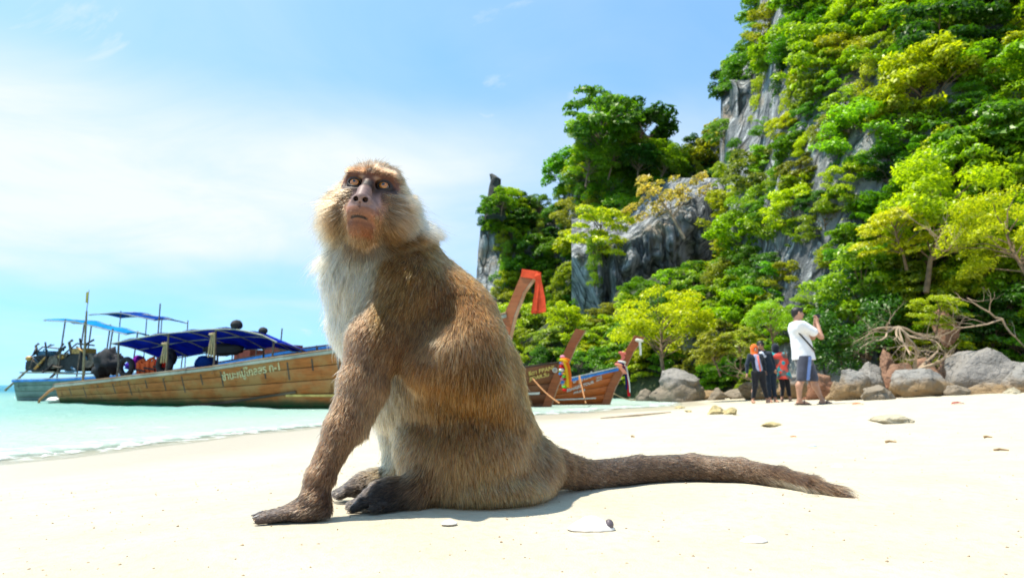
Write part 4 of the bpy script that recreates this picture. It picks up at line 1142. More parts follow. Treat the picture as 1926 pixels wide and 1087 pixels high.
def engine(b, x, z, lab, cab, s_=1.0, side=-0.25):
    o = empty('boat_engine'); d_ = Vector((x, side, z)); d_.rotate(Euler((0, 0, b.root.rotation_euler.z))); o.location = Vector(b.root.location) + d_; o.rotation_euler = b.root.rotation_euler; o.scale = (s_,) * 3
    def bev(name, c, hh, mat, off=0.03):
        bm = bmesh.new(); bmesh.ops.create_cube(bm, size=1.0); bmesh.ops.scale(bm, vec=(hh[0] * 2, hh[1] * 2, hh[2] * 2), verts=bm.verts); bmesh.ops.translate(bm, vec=c, verts=bm.verts)
        bmesh.ops.bevel(bm, geom=bm.edges[:], offset=off, segments=2, affect='EDGES'); me = bpy.data.meshes.new(name); bm.to_mesh(me); bm.free(); me.materials.append(mat); return link(bpy.data.objects.new(name, me), o)
    bev('block', (0, 0, 0.25), (0.38, 0.2, 0.24), M_engine); bev('gearbox', (-0.5, 0, 0.2), (0.16, 0.15, 0.15), M_engine); bev('cover', (0.05, 0, 0.55), (0.30, 0.17, 0.09), cab)
    MB().tube([(0.45, -0.21, 0.3), (0.45, 0.21, 0.3)], 0.2, 16).build('flywheel', M_steel, o)
    MB().tube([(-0.2, -0.15, 0.5), (-0.25, -0.2, 0.8), (-0.15, -0.2, 0.86)], 0.035, 8).build('exhaust', M_steel, o)
    MB().tube([(-0.6, 0, 0.5), (-0.2, 0, 0.78), (0.4, 0, 0.72)], 0.022, 7).build('tiller', M_steel, o)
    MB().ball((-0.55, -0.12, 0.42), (0.12, 0.09, 0.08), 10, 7).build('pump', M_brass, o, True)
    MB().tube([(-0.6, 0, 0.15), (-1.5, 0, -0.55)], 0.035, 8).build('propeller_shaft', M_pole, o)
    MB().tube([(0.25, -0.2, 0.1), (0.22, -0.24, 0.62), (0.1, -0.2, 0.9)], 0.025, 6).build('fuel_hose', M_rubber, o)
    er = random.Random(int(x * 100))
    for k in range(9):
        a_ = Vector((er.uniform(-0.5, 0.45), -0.22, er.uniform(0.05, 0.7))); MB().tube([a_, a_ + Vector((er.uniform(-0.25, 0.25), -0.05, er.uniform(-0.1, 0.2))), a_ + Vector((er.uniform(-0.35, 0.35), 0.0, er.uniform(-0.2, 0.3)))], er.uniform(0.015, 0.04), 6).build('pipe', er.choice([M_engine, M_steel, M_rubber, M_brass, M_bluecab]), o, True)
    tag(o, lab, 'engine'); return o
x, z = bx(teal, 62, 694); engine(teal, x, z - 0.1, 'dark oily boat engine with tiller at the tip of the grey teal stern', M_bluecab, 1.15)
x, z = bx(teal, 128, 690); engine(teal, x, z - 0.15, 'dark boat engine with yellow radiator under the light blue canopy', M_brass, 1.25)
# covered engine: the dark hump behind the pole, and dark bundle
def lump(name, b, px, py, r_, mat, lab, cat, seed, side=-0.3, group=None, amp=0.35):
    x, z = bx(b, px, py); V = []; mb = MB(); mb.ball((0, 0, 0), 1.0, 22, 14); V = np.array(mb.v)
    d = 1 + amp * fbm(V * 2.2 + seed, 4, seed); V = V * d[:, None] * np.array(r_); 
    o = build(name, V, mb.f, mat, None, True); d_ = Vector((x, side, z)); d_.rotate(Euler((0, 0, b.root.rotation_euler.z))); o.location = Vector(b.root.location) + d_; o.rotation_euler = b.root.rotation_euler
    tag(o, lab, cat, group); return o
lump('covered_engine', main, 148, 684, (0.46, 0.3, 0.42), M_blk, 'tall dark tarpaulin-wrapped engine standing behind the mooring pole', 'engine', 3, 0.1, None, 0.95)
lump('cargo_bundle', main, 205, 686, (0.55, 0.3, 0.16), cloth('violet_tarp', (0.06, 0.03, 0.30), 0.1), 'violet blue folded tarpaulin lying at the boat stern', 'bundle', 5, 0.2)
lump('fuel_can', main, 214, 677, (0.17, 0.15, 0.16), cloth('purple_plastic', (0.16, 0.01, 0.22), 0.1), 'purple plastic fuel can on the folded tarpaulin', 'can', 8, 0.0)
lump('tarpaulin_roll', main, 368, 655, (0.75, 0.2, 0.17), M_blk, 'black sagging roll of tarpaulin slung under the blue canopy', 'tarpaulin', 31, 0.1)
lump('cargo_bundle', main, 330, 682, (0.35, 0.25, 0.22), M_tarp3, 'navy blue bundle on deck below the black tarpaulin roll', 'bundle', 33, 0.2)
lump('splash_float', main, 86, 753, (0.28, 0.2, 0.10), M_white, 'white foam float at the water line of the weathered stern', 'float', 12, -0.5)
# a slung bag, then two plain lumps standing for capped heads above the canopy
lump('dark_lump', main, 288, 672, (0.17, 0.15, 0.24), M_blk, 'black bag slung under the blue canopy', 'bag', 21, -0.2)
lump('dark_lump', main, 443, 611, (0.13, 0.16, 0.13), M_blk, 'rounded dark capped head showing above the blue canopy', 'bag', 23, -0.72, None, 0.15)
lump('dark_lump', main, 493, 622, (0.11, 0.11, 0.09), M_blk, 'small dark capped head at the forward edge of the blue canopy', 'bag', 24, -0.72, None, 0.15)
for k, (px, py) in enumerate(((128, 702), (60, 700))):
    x, z = bx(teal, px, py); teal.add(MB().box((x, -0.35, z), (0.75, 0.22, 0.025)), 'deck_board', M_mainrail)

# --- the two boats whose prows show to the right of the monkey
def prow_boat(bow_px, bow_py, D, ang, L, B, sh_fn, mat, label, top, rail=None, cap=None):
    b = at(bow_px, bow_py, D)[:2]; d = np.array([math.cos(ang), math.sin(ang)]); o = b - d * L
    return Boat('longtail_boat', (o[0], o[1], 0), ang, L, B, sh_fn, mat, label, top, rail=rail, cap=cap, capw=0.10)
ez = at(1163, 692, 19.5)[2]
ora = prow_boat(1163, 692, 19.5, R(-4), 9.5, 1.5, [(0, 0.45), (5, 0.42), (7.6, 0.60), (9.5, ez)], M_orange, 'varnished orange brown boat with blue rail and white lettering on its prow', (0.52, 1.95, 0.22), rail=M_blue, cap=M_white)
dz_ = at(1056, 682, 17.8)[2]
bro = prow_boat(1056, 682, 17.8, R(-7), 9.5, 1.5, [(0, 0.5), (5, 0.55), (7.6, 0.85), (9.5, dz_)], M_brown, 'dark brown boat with yellow lettering, flower garlands hung on its prow', (0.42, 2.0, 0.20), rail=None, cap=M_darkw)
M_silv = plain('silver_lettering', (0.55, 0.58, 0.56), 0.5, 0.15, 8); M_yel = plain('yellow_lettering', (0.66, 0.50, 0.12), 0.5, 0.15, 8)
def put(b, txt, px, py, size, mat, tilt, sq=1.0):
    x, z = bx2(b, px, py); return b.text(txt, x, z / ip(b.sheer, x), size, mat, tilt=tilt, sq=sq)
def bx2(b, px, py):
    r_ = ray(px, py); d = np.array([math.cos(b.root.rotation_euler.z), math.sin(b.root.rotation_euler.z)]); o = np.array(b.root.location[:2]); n_ = np.array([-d[1], d[0]])
    xx = b.L * 0.9
    for _ in range(12):
        hb_ = b.half(min(0.999, max(0, xx / b.L))) * 0.85; A = np.array([[r_[0], -d[0]], [r_[1], -d[1]]]); tt, xx = np.linalg.solve(A, o - n_ * hb_)
    return float(xx), float(CAMZ + r_[2] * tt)
put(ora, 'ENJ', 1056, 728, 0.125, M_silv, 0.20, 1.0); put(ora, 'ซิ', 1077, 721, 0.21, M_silv, 0.19, 0.95); put(ora, 'ทัวร์', 1093, 717, 0.21, M_silv, 0.19, 0.95)
put(ora, 'BENAJEE TOUR', 1066, 737, 0.115, M_silv, 0.20, 0.98); put(ora, 'PPB.0178', 1079, 741, 0.085, M_silv, 0.19, 1.0)
put(ora, 'ทะเล', 1121, 713, 0.09, M_silv, 0.2); put(ora, 'กระบี่', 1121, 718, 0.085, M_silv, 0.2)
put(bro, 'รีดา PPANI', 994, 707, 0.145, M_yel, 0.16); put(bro, 'JIDAR.วีม', 996, 716, 0.13, M_yel, 0.16)
def stripe(b, px0, px1, py, w_, mat, nm):
    x0, z0 = bx2(b, px0, py); x1, z1 = bx2(b, px1, py); lay(b, [(x0 + (x1 - x0) * k / 10, z0 + (z1 - z0) * k / 10) for k in range(11)], w_, mat, nm, th=0.008)
stripe(ora, 1038, 1143, 751, 0.035, M_white, 'boot_stripe'); stripe(bro, 985, 1036, 741, 0.06, M_white, 'boot_stripe')
# emblem: round white disc with a dark anchor-like mark
x, z = bx2(bro, 1050, 696); q = None
zt = ip(bro.sheer, x); v = min(0.97, (z + 0.28) / (zt + 0.28)); q = bro.pt(min(0.99, x / bro.L), v, -1)
em = bro.add(MB().tube([(q[0], q[1] - 0.03, z), (q[0], q[1] - 0.045, z)], 0.065, 18), 'emblem', M_white)
MB().torus((q[0], q[1] - 0.047, z), 0.03, 0.009, (0, 1, 0), 14, 6).build('emblem_ring', M_darkw, em)
# mooring ropes
def rope(b, p0, p1, sag, name='mooring_rope', mat=M_rope2, r_=0.018):
    pts = []
    for i in range(11):
        u = i / 10; p = np.array(p0) * (1 - u) + np.array(p1) * u; p[2] -= sag * math.sin(math.pi * u); pts.append(p - np.array([*b.root.location]))
    M_ = Matrix.Rotation(-b.root.rotation_euler.z, 3, 'Z'); b.add(MB().tube([M_ @ Vector(p) for p in pts], r_, 6), name, mat)
rope(bro, at(1002, 712, 17.2), at(1052, 758, 16.2), 0.05); rope(ora, at(1090, 706, 18.7), at(1102, 758, 17.6), 0.04); rope(ora, at(1155, 740, 19.3), at(1195, 752, 20.5), 0.05, mat=M_rope)
rope(ora, at(1089, 707, 18.75), at(1090, 722, 18.7), 0.0)
# garlands on the brown prow, ribbons on the orange one
gcol = [cloth('garland_pink', (0.85, 0.35, 0.48), 0.2), cloth('garland_red', (0.70, 0.03, 0.03), 0.2), cloth('garland_yellow', (0.85, 0.50, 0.03), 0.2), cloth('garland_green', (0.16, 0.55, 0.05), 0.2), cloth('garland_blue', (0.05, 0.30, 0.75), 0.2), M_white]
def garland(px, py, D, ln_, cols, lab, seed, rad=0.055):
    c0 = at(px, py, D); o = empty('flower_garland', tuple(c0)); r_ = random.Random(seed); n = int(ln_ / (rad * 1.1))
    for k in range(n):
        MB().ball((0.03 * math.sin(k * 1.3), 0.02 * math.cos(k), -k * rad * 1.1), (rad * r_.uniform(0.85, 1.15), rad * 0.9, rad * 0.62), 9, 6).build('flower', cols[k % len(cols)], o, True)
    tag(o, lab, 'garland', 'garlands on the brown prow'); return o
Dg = 17.35
garland(1058, 671, Dg, 0.62, [gcol[0], gcol[5], gcol[0], gcol[1], gcol[5]], 'pink and white flower garland knotted on the brown prow', 1, 0.075)
garland(1063, 688, Dg - 0.03, 0.68, [gcol[3], gcol[1], gcol[2], gcol[2]], 'green, red and yellow flower garland hanging on the brown prow', 2, 0.06)
garland(1056, 683, Dg + 0.02, 0.50, [gcol[4], gcol[1], gcol[0], gcol[3]], 'blue, red and green flower garland beside the round emblem', 4, 0.06)
def ribbons(px, py, D, pts, w_, mat, lab, nm='prow_ribbon'):
    o = empty(nm, tuple(at(px, py, D))); base = at(px, py, D)
    mb = MB(); L_ = []; R_ = []
    for k, (qx_, qy_) in enumerate(pts):
        p = at(qx_, qy_, D) - base; L_.append((p[0] - w_ / 2, p[1] + 0.02 * math.sin(k), p[2])); R_.append((p[0] + w_ / 2, p[1] - 0.02 * math.cos(k), p[2]))
    rows = [L_, R_]; mb.sheet(rows); n = len(mb.v); mb.v += [(p[0], p[1] + 0.014, p[2]) for p in mb.v]; mb.f += [tuple(i + n for i in reversed(f_)) for f_ in mb.f]
    mb.build('ribbon', mat, o, True); MB().torus((0, 0.05, 0), 0.09, 0.03, (0.2, 0.1, 1), 12, 6).build('knot', mat, o, True)
    tag(o, lab, 'ribbon', 'ribbons on the prows'); return o
ribbons(1064, 676, 17.25, [(1064, 676), (1069, 690), (1071, 705), (1072, 718), (1072, 730)], 0.10, cloth('orange_ribbon', (0.85, 0.20, 0.03), 0.2), 'orange ribbon beside the yellow one on the brown prow')
ribbons(1060, 678, 17.22, [(1060, 678), (1065, 692), (1067, 706), (1068, 728)], 0.06, gcol[2], 'yellow ribbon hanging beside the orange one on the brown prow')
ribbons(1168, 682, 18.9, [(1166, 682), (1175, 692), (1180, 705), (1182, 722), (1183, 745)], 0.075, cloth('red_ribbon', (0.75, 0.02, 0.03), 0.2), 'long red ribbon on the orange prow')
ribbons(1170, 681, 18.86, [(1170, 681), (1178, 690), (1181, 705), (1184, 722), (1185, 738)], 0.035, M_white, 'thin white ribbon next to the red one on the orange prow')
ribbons(1167, 684, 18.84, [(1167, 684), (1176, 695), (1178, 712), (1179, 732)], 0.055, cloth('navy_ribbon', (0.02, 0.02, 0.10), 0.1), 'navy ribbon next to the red one on the orange prow')
ribbons(1164, 686, 18.8, [(1160, 684), (1166, 690), (1173, 697), (1176, 703)], 0.12, cloth('salmon_scarf', (0.85, 0.35, 0.22), 0.2), 'short salmon scarf knotted low on the orange prow')
ribbons(1203, 640, 19.0, [(1203, 640), (1204, 648), (1205, 660), (1205, 668)], 0.055, M_white, 'thin white ribbon at the very top of the orange boat prow')
ribbons(1171, 664, 19.2, [(1166, 661), (1170, 666), (1173, 672), (1169, 678)], 0.10, cloth('pink_scarf', (0.75, 0.22, 0.18), 0.2), 'small faded red scarf bunch behind the orange prow')
# ------------------------------------------------------------------ limestone hill
def rockmat(name, base, dark, stain, tidal=False):
    t = NT(name); c = t.coord('Object', (1, 1, 0.18)); c1 = t.coord('Object')
    st = t.noise(c, 0.9, 7, 0.62, 0.5); st2 = t.noise(c, 2.6, 6, 0.65); bl = t.noise(c1, 0.28, 5, 0.6)
    cc = t.mix(t.ramp(st, 0.40, 0.62), dark, base)
    cc = t.mix(t.ramp(st2, 0.52, 0.68), cc, tuple(q * 1.7 for q in base))
    cc = t.mix(t.math('MULTIPLY', t.ramp(bl, 0.56, 0.70), 0.7), cc, stain)
    ck = t.ramp(t.voro(t.coord('Object', (0.8, 0.8, 0.35)), 0.9, 'DISTANCE_TO_EDGE'), 0.0, 0.06)
    cc = t.mix(t.math('MULTIPLY', t.math('SUBTRACT', 1.0, ck), 0.5), cc, tuple(q * 0.5 for q in dark))
    b = t.math('ADD', t.math('MULTIPLY', ck, 0.5), t.math('ADD', st, t.math('MULTIPLY', t.noise(c1, 1.6, 10, 0.7), 1.1)))
    return t.pbr(cc, 0.9, t.bump(b, 1.0, 0.55), 0.2)
M_cliff = rockmat('limestone', (0.38, 0.395, 0.40), (0.11, 0.125, 0.135), (0.36, 0.27, 0.17))
M_soil = plain('forest_floor', (0.035, 0.045, 0.018), 0.95, 0.5, 0.8, 0.6, 0.3)

def tab(T, x): return np.interp(x, [q[0] for q in T], [q[1] for q in T])
# crest lines as photo pixels with the distance the ridge stands at, foot lines as distance
FAR_TOP = [(893, 600), (900, 440), (915, 400), (930, 370), (960, 375), (1000, 365), (1035, 395), (1062, 370), (1080, 310), (1092, 240), (1120, 220), (1180, 215), (1215, 235), (1250, 270), (1300, 280), (1340, 262), (1380, 230), (1450, 230), (1560, 260)]
FAR_D0 = [(890, 60), (1000, 57), (1100, 52), (1250, 46), (1400, 42), (1560, 40)]
FAR_D1 = [(890, 64), (1000, 66), (1100, 64), (1250, 62), (1400, 60), (1560, 58)]
SPUR_TOP = [(955, 700), (985, 640), (1040, 600), (1100, 612), (1135, 600), (1160, 548), (1250, 515), (1330, 505), (1400, 470), (1500, 440), (1600, 420)]
SPUR_D0 = [(955, 34), (1100, 30), (1250, 26.5), (1400, 24), (1600, 20.5)]
SPUR_D1 = [(955, 37), (1100, 36), (1250, 34), (1400, 31), (1600, 27)]
NEAR_TOP = [(1366, 300), (1374, 170), (1385, 150), (1410, 115), (1440, 70), (1455, 0), (1480, -120), (1560, -260), (1750, -380), (2000, -420), (2500, -300)]
NEAR_D0 = [(1366, 27), (1450, 23), (1600, 19.8), (1750, 18.2), (1926, 17.2), (2500, 15)]
NEAR_D1 = [(1366, 41), (1450, 43), (1600, 42), (1750, 40), (1926, 38), (2500, 34)]
def hill_pt(px, v, top, d0, d1, p=1.15):
    """v = 0 foot .. 1 crest; the slope leans back from foot to crest"""
    D0 = tab(d0, px); D1 = tab(d1, px); pyt = tab(top, px)
    D = D0 + (D1 - D0) * v ** p
    Zt = np.array([at(a, b, c)[2] for a, b, c in zip(np.ravel(px), np.ravel(pyt), np.ravel(D1))]).reshape(np.shape(px))
    X = (px - 963) / FPX
    X = X * D / math.cos(PITCH)
    Z = -0.3 + (Zt + 0.3) * v
    return np.stack([X, D, Z], -1)
def hill(name, top, d0, d1, px0, px1, nu, nv, amp, p=1.15, seed=0, mat=M_cliff, over=None):
    U, Vv = np.meshgrid(np.linspace(px0, px1, nu), np.linspace(0, 1, nv))
    Pn = hill_pt(U, Vv, top, d0, d1, p)
    n1 = fbm(Pn * np.array([0.16, 0.16, 0.05]), 4, seed); n2 = fbm(Pn * np.array([0.9, 0.9, 0.16]), 3, seed + 9)
    Pn[..., 1] += (n1 * amp + n2 * amp * 0.22)
    Pn[..., 0] += n2 * amp * 0.15
    # back face so that the hill is a closed ridge
    back = Pn[-1:].copy(); back[..., 0] *= (back[..., 1] + 14) / back[..., 1] * 1.03; back[..., 1] += 14; back[..., 2] *= 0.8; back2 = back.copy(); back2[..., 2] = -0.5; back2[..., 0] *= 1.15; back2[..., 1] += 6
    G = np.concatenate([Pn, back, back2]); nr, nc = G.shape[:2]
    i, k = np.meshgrid(np.arange(nr - 1), np.arange(nc - 1), indexing='ij'); i = i.ravel(); k = k.ravel()
    Q = np.stack([i * nc + k, i * nc + k + 1, (i + 1) * nc + k + 1, (i + 1) * nc + k], 1)
    o = build(name, G.reshape(-1, 3), Q, mat, None, False); tag(o, kind='structure')
    return G[:nv]
Hfar = hill('headland_cliff', FAR_TOP, FAR_D0, FAR_D1, 893, 1560, 120, 90, 2.6, 1.0, 3)
Hspur = hill('shore_hillside', SPUR_TOP, SPUR_D0, SPUR_D1, 955, 1600, 90, 40, 1.6, 1.3, 13, M_soil)
Hnear = hill('forest_hillside', NEAR_TOP, NEAR_D0, NEAR_D1, 1366, 2500, 110, 90, 2.0, 1.2, 23, M_cliff)

# ---- bulging limestone faces with flutes and hanging drapery
def crag(name, poly, D, thick, seed, label=None):
    """a rounded rock buttress standing proud of the hill, its outline given by photo pixels"""
    xs_ = [q[0] for q in poly]; ys_ = [q[1] for q in poly]; n = 80
    U, T = np.meshgrid(np.linspace(min(xs_), max(xs_), n), np.linspace(min(ys_), max(ys_), n))
    inside = np.zeros(U.shape, bool); j = len(poly) - 1
    dist = np.full(U.shape, 1e9)
    for i in range(len(poly)):
        xi, yi = poly[i]; xj, yj = poly[j]
        c_ = ((yi > T) != (yj > T)) & (U < (xj - xi) * (T - yi) / (yj - yi + 1e-9) + xi); inside ^= c_
        ex, ey = xj - xi, yj - yi; tt = np.clip(((U - xi) * ex + (T - yi) * ey) / (ex * ex + ey * ey + 1e-9), 0, 1)
        dist = np.minimum(dist, np.hypot(U - xi - tt * ex, T - yi - tt * ey)); j = i
    e = np.where(inside, dist, -dist) / (0.25 * min(max(xs_) - min(xs_), max(ys_) - min(ys_)))
    bul = np.sqrt(np.clip(e, 0, 1)) * 1.0 + np.clip(e, -1.5, 0) * 3.5
    P0 = np.array([[at(a, b, D) for a, b in zip(r1, r2)] for r1, r2 in zip(U, T)])
    fl = 1.2 - 2.2 * np.abs(vnoise(P0 * np.array([0.9, 0.4, 0.12]), seed)) - 1.1 * np.abs(vnoise(P0 * np.array([2.4, 0.8, 0.3]), seed + 3)) + 0.5 * fbm(P0 * 1.5, 3, seed + 4)
    sc_ = (D - thick * bul - fl * thick * 0.30 - fbm(P0 * 0.35, 3, seed) * thick * 0.5)
    Pn = np.array([0, 0, CAMZ]) + (P0 - np.array([0, 0, CAMZ])) * (sc_ / D)[..., None]
    # overhang: lower parts tuck under
    nr, nc = U.shape; i, k = np.meshgrid(np.arange(nr - 1), np.arange(nc - 1), indexing='ij'); i = i.ravel(); k = k.ravel()
    Q = np.stack([i * nc + k, (i + 1) * nc + k, (i + 1) * nc + k + 1, i * nc + k + 1], 1)
    kp = (e.ravel()[Q] > -1.2).any(1)
    o = build(name, Pn.reshape(-1, 3), Q[kp], M_cliff, None, True); tag(o, kind='structure'); return o
crag('cliff_face', [(1075, 480), (1130, 462), (1190, 452), (1245, 405), (1300, 372), (1345, 335), (1365, 360), (1350, 430), (1320, 480), (1260, 520), (1200, 545), (1150, 590), (1120, 560)], 47.5, 3.0, 5)
crag('cliff_face', [(1372, 150), (1420, 150), (1440, 220), (1430, 280), (1385, 275), (1374, 220)], 37.5, 1.6, 8)
crag('cliff_face', [(1455, -60), (1560, -60), (1550, 30), (1525, 80), (1490, 85), (1462, 40)], 36, 1.8, 9)
crag('cliff_face', [(1830, -60), (1990, -60), (1980, 20), (1900, 40), (1850, 20)], 31, 1.5, 10)
crag('cliff_face', [(1270, 640), (1330, 610), (1420, 660), (1430, 730), (1300, 740)], 27.5, 1.0, 11)
# the dead pinnacle on the headland's left shoulder
c0 = at(930, 380, 62); 
pin = MB(); pin.tube([(0, 0, -1.5), (0.1, 0, 0.5), (-0.1, 0, 1.4), (0.05, 0, 2.2), (-0.15, 0.05, 2.7)], [1.3, 0.85, 0.75, 0.55, 0.30], 14)
V = np.array(pin.v); V += 0.42 * np.stack([fbm(V * 1.4 + q, 3, 5) for q in (0, 9, 17)], 1)
po = build('rock_pinnacle', V * np.array([0.8, 0.8, 1.0]), pin.f, plain('dark_rock', (0.055, 0.055, 0.05), 0.9, 0.5, 1.5, 0.8, 0.2), None, False); po.location = tuple(c0); tag(po, 'stubby dark rock pinnacle on the crest of the far headland', 'pinnacle')

# ------------------------------------------------------------------ vegetation
def leafmat(name):
    t = NT(name); oi = t.n('ShaderNodeObjectInfo'); lv = t.attr('leaf', 'Fac')
    base = t.mix(t.ramp(lv, 0.0, 1.0, 0, 1, False), (0.55, 0.62, 0.6), (1.5, 1.35, 1.1), 'MIX')
    n = t.n('ShaderNodeMix'); n.data_type = 'RGBA'; n.blend_type = 'MULTIPLY'; n.inputs['Factor'].default_value = 1.0
    t.l(oi.outputs['Color'], n.inputs['A']); t.l(base, n.inputs['B']); cc = n.outputs['Result']
    d = t.n('ShaderNodeBsdfDiffuse'); t.l(cc, d.inputs['Color'])
    tr = t.n('ShaderNodeBsdfTranslucent'); n2 = t.n('ShaderNodeMix'); n2.data_type = 'RGBA'; n2.blend_type = 'MULTIPLY'; n2.inputs['Factor'].default_value = 1.0
    t.l(cc, n2.inputs['A']); n2.inputs['B'].default_value = (1.5, 1.6, 0.5, 1); t.l(n2.outputs['Result'], tr.inputs['Color'])
    m = t.n('ShaderNodeMixShader'); m.inputs[0].default_value = 0.5; t.l(d.outputs[0], m.inputs[1]); t.l(tr.outputs[0], m.inputs[2])
    g = t.n('ShaderNodeBsdfGlossy'); g.inputs['Roughness'].default_value = 0.42; g.inputs['Color'].default_value = (0.8, 0.85, 0.7, 1)
    m2 = t.n('ShaderNodeMixShader'); m2.inputs[0].default_value = 0.035; t.l(m.outputs[0], m2.inputs[1]); t.l(g.outputs[0], m2.inputs[2])
    t.l(m2.outputs[0], t.out.inputs['Surface']); return t.m
M_leaf = leafmat('leaf')
M_bark = plain('bark', (0.17, 0.115, 0.07), 0.9, 0.4, 5, 0.6, 0.03)
M_dry = plain('dry_wood', (0.36, 0.27, 0.18), 0.85, 0.35, 6, 0.5, 0.02)
lrng = np.random.default_rng(5)
def leaves_mesh(name, clumps, per, size, droop=0.25, up=0.55):
    """one crown: leaf-sized faces over the domes of many clumps"""
    C_, Rr = [], []
    Pv = []; lv = []
    for (c, r, fl) in clumps:
        n = int(per * r * r)
        d = lrng.normal(size=(n, 3)); d /= np.linalg.norm(d, axis=1)[:, None]
        d[:, 2] = np.where(d[:, 2] < -0.25, -d[:, 2] * 0.6, d[:, 2])
        rr = r * (0.72 + 0.34 * lrng.random(n)) * (1 + 0.30 * fbm(d * 2.2 + np.asarray(c), 2, 3))
        p = np.asarray(c) + d * rr[:, None] * np.array([1, 1, fl])
        nrm_ = d * 0.6 + np.array([0, 0, up]) + lrng.normal(0, 0.42, (n, 3)); nrm_ /= np.linalg.norm(nrm_, axis=1)[:, None]
        ax = np.cross(nrm_, lrng.normal(size=(n, 3))); ax /= np.linalg.norm(ax, axis=1)[:, None]
        ax[:, 2] -= droop; ax /= np.linalg.norm(ax, axis=1)[:, None]
        bx_ = np.cross(nrm_, ax); bx_ /= np.maximum(np.linalg.norm(bx_, axis=1), 1e-6)[:, None]
        L = size * (0.7 + 0.7 * lrng.random(n)); Wd = L * 0.42
        fold = nrm_ * (L * 0.10)[:, None]
        q = np.stack([p - ax * L[:, None] * 0.5, p + bx_ * Wd[:, None] * 0.5 + fold, p + ax * L[:, None] * 0.5, p - bx_ * Wd[:, None] * 0.5 + fold], 1)
        Pv.append(q.reshape(-1, 3)); lv.append(np.repeat(np.clip(0.5 + 0.35 * lrng.normal(size=n) + 0.25 * fbm(p * 0.9, 2, 8), 0, 1), 4))
    V = np.concatenate(Pv); n = len(V) // 4; Q = np.arange(4 * n, dtype=np.int32).reshape(n, 4)
    o = build(name, V, Q, M_leaf, None, False)
    a = o.data.attributes.new('leaf', 'FLOAT', 'POINT'); a.data.foreach_set('value', np.concatenate(lv).astype(np.float32))
    me = o.data; bpy.data.objects.remove(o); return me
def crown_proto(seed, kind):
    rnd = random.Random(seed); cl = []
    if kind == 'round':
        for k in range(44):
            th = rnd.uniform(0, 2 * math.pi); cz = rnd.uniform(-0.75, 1); r = 1.7 * rnd.uniform(0.62, 1.0); sn = math.sqrt(1 - cz * cz)
            cl.append(((r * sn * math.cos(th) * 1.05, r * sn * math.sin(th) * 1.05, 1.3 + r * cz * 0.85), rnd.uniform(0.30, 0.58), rnd.uniform(0.6, 0.85)))
    elif kind == 'layer':
        for k in range(40):
            th = rnd.uniform(0, 2 * math.pi); r = 2.0 * math.sqrt(rnd.random()); z = rnd.uniform(-0.2, 2.3)
            w_ = 1.0 - 0.28 * abs(z - 0.9)
            cl.append(((r * w_ * math.cos(th), r * w_ * math.sin(th), z), rnd.uniform(0.34, 0.62), rnd.uniform(0.38, 0.6)))
    elif kind == 'drape':
        for k in range(30):
            th = rnd.uniform(0, 2 * math.pi); r = rnd.uniform(0.2, 0.8); z = 2.6 - 3.8 * (k / 30) + rnd.uniform(-0.3, 0.3)
            cl.append(((r * math.cos(th), r * math.sin(th) * 0.7, z), rnd.uniform(0.28, 0.48), rnd.uniform(0.9, 1.4)))
    elif kind == 'sparse':
        for k in range(26):
            th = rnd.uniform(0, 2 * math.pi); r = 2.0 * math.sqrt(rnd.random())
            cl.append(((r * math.cos(th), r * math.sin(th), 0.6 + rnd.uniform(0, 1.8) * (1 - r / 3)), rnd.uniform(0.26, 0.46), rnd.uniform(0.4, 0.7)))
    return cl
def limb_mesh(name, cl, seed, mat=M_bark, r0=0.065):
    rnd = random.Random(seed); mb = MB()
    mb.tube([(0, 0, -1.2), (0.06, 0.03, -0.2), (0.0, -0.05, 0.8), (0.05, 0, 1.5)], [r0 * 1.3, r0, r0 * 0.8, r0 * 0.5], 7)
    for c, r, _ in cl[::2]:
        c = Vector(c); s_ = Vector((0.03, 0, min(max(-0.2, c.z - 0.8), 1.3)))
        m_ = s_.lerp(c, 0.5) + Vector((rnd.uniform(-.15, .15), rnd.uniform(-.15, .15), 0.12))
        mb.tube([s_, m_, c], [r0 * 0.42, r0 * 0.28, r0 * 0.10], 5, False)
    me = bpy.data.meshes.new(name); me.from_pydata([tuple(p) for p in mb.v], [], mb.f); me.materials.append(mat); return me
PROTO = {}
for kind, sd_, per, size in (('round', 1, 850, 0.16), ('round', 2, 850, 0.15), ('round', 3, 760, 0.19), ('layer', 4, 760, 0.17), ('layer', 5, 680, 0.19), ('drape', 6, 1100, 0.14), ('drape', 7, 1100, 0.14), ('sparse', 8, 620, 0.17), ('round', 9, 560, 0.24), ('round', 10, 1100, 0.12), ('layer', 11, 620, 0.22)):
    cl = crown_proto(sd_, kind)
    PROTO.setdefault(kind, []).append((leaves_mesh('crown', cl, per, size, 0.25 if kind != 'drape' else 0.9, 0.55 if kind != 'drape' else 0.15), limb_mesh('trunk', cl, sd_, M_dry if kind == 'sparse' else M_bark)))
GREENS = dict(bright=(0.20, 0.35, 0.008), yellow=(0.35, 0.42, 0.010), mid=(0.095, 0.235, 0.008), dark=(0.042, 0.13, 0.012), olive=(0.20, 0.25, 0.020), tan=(0.36, 0.31, 0.12))
trnd = random.Random(77)
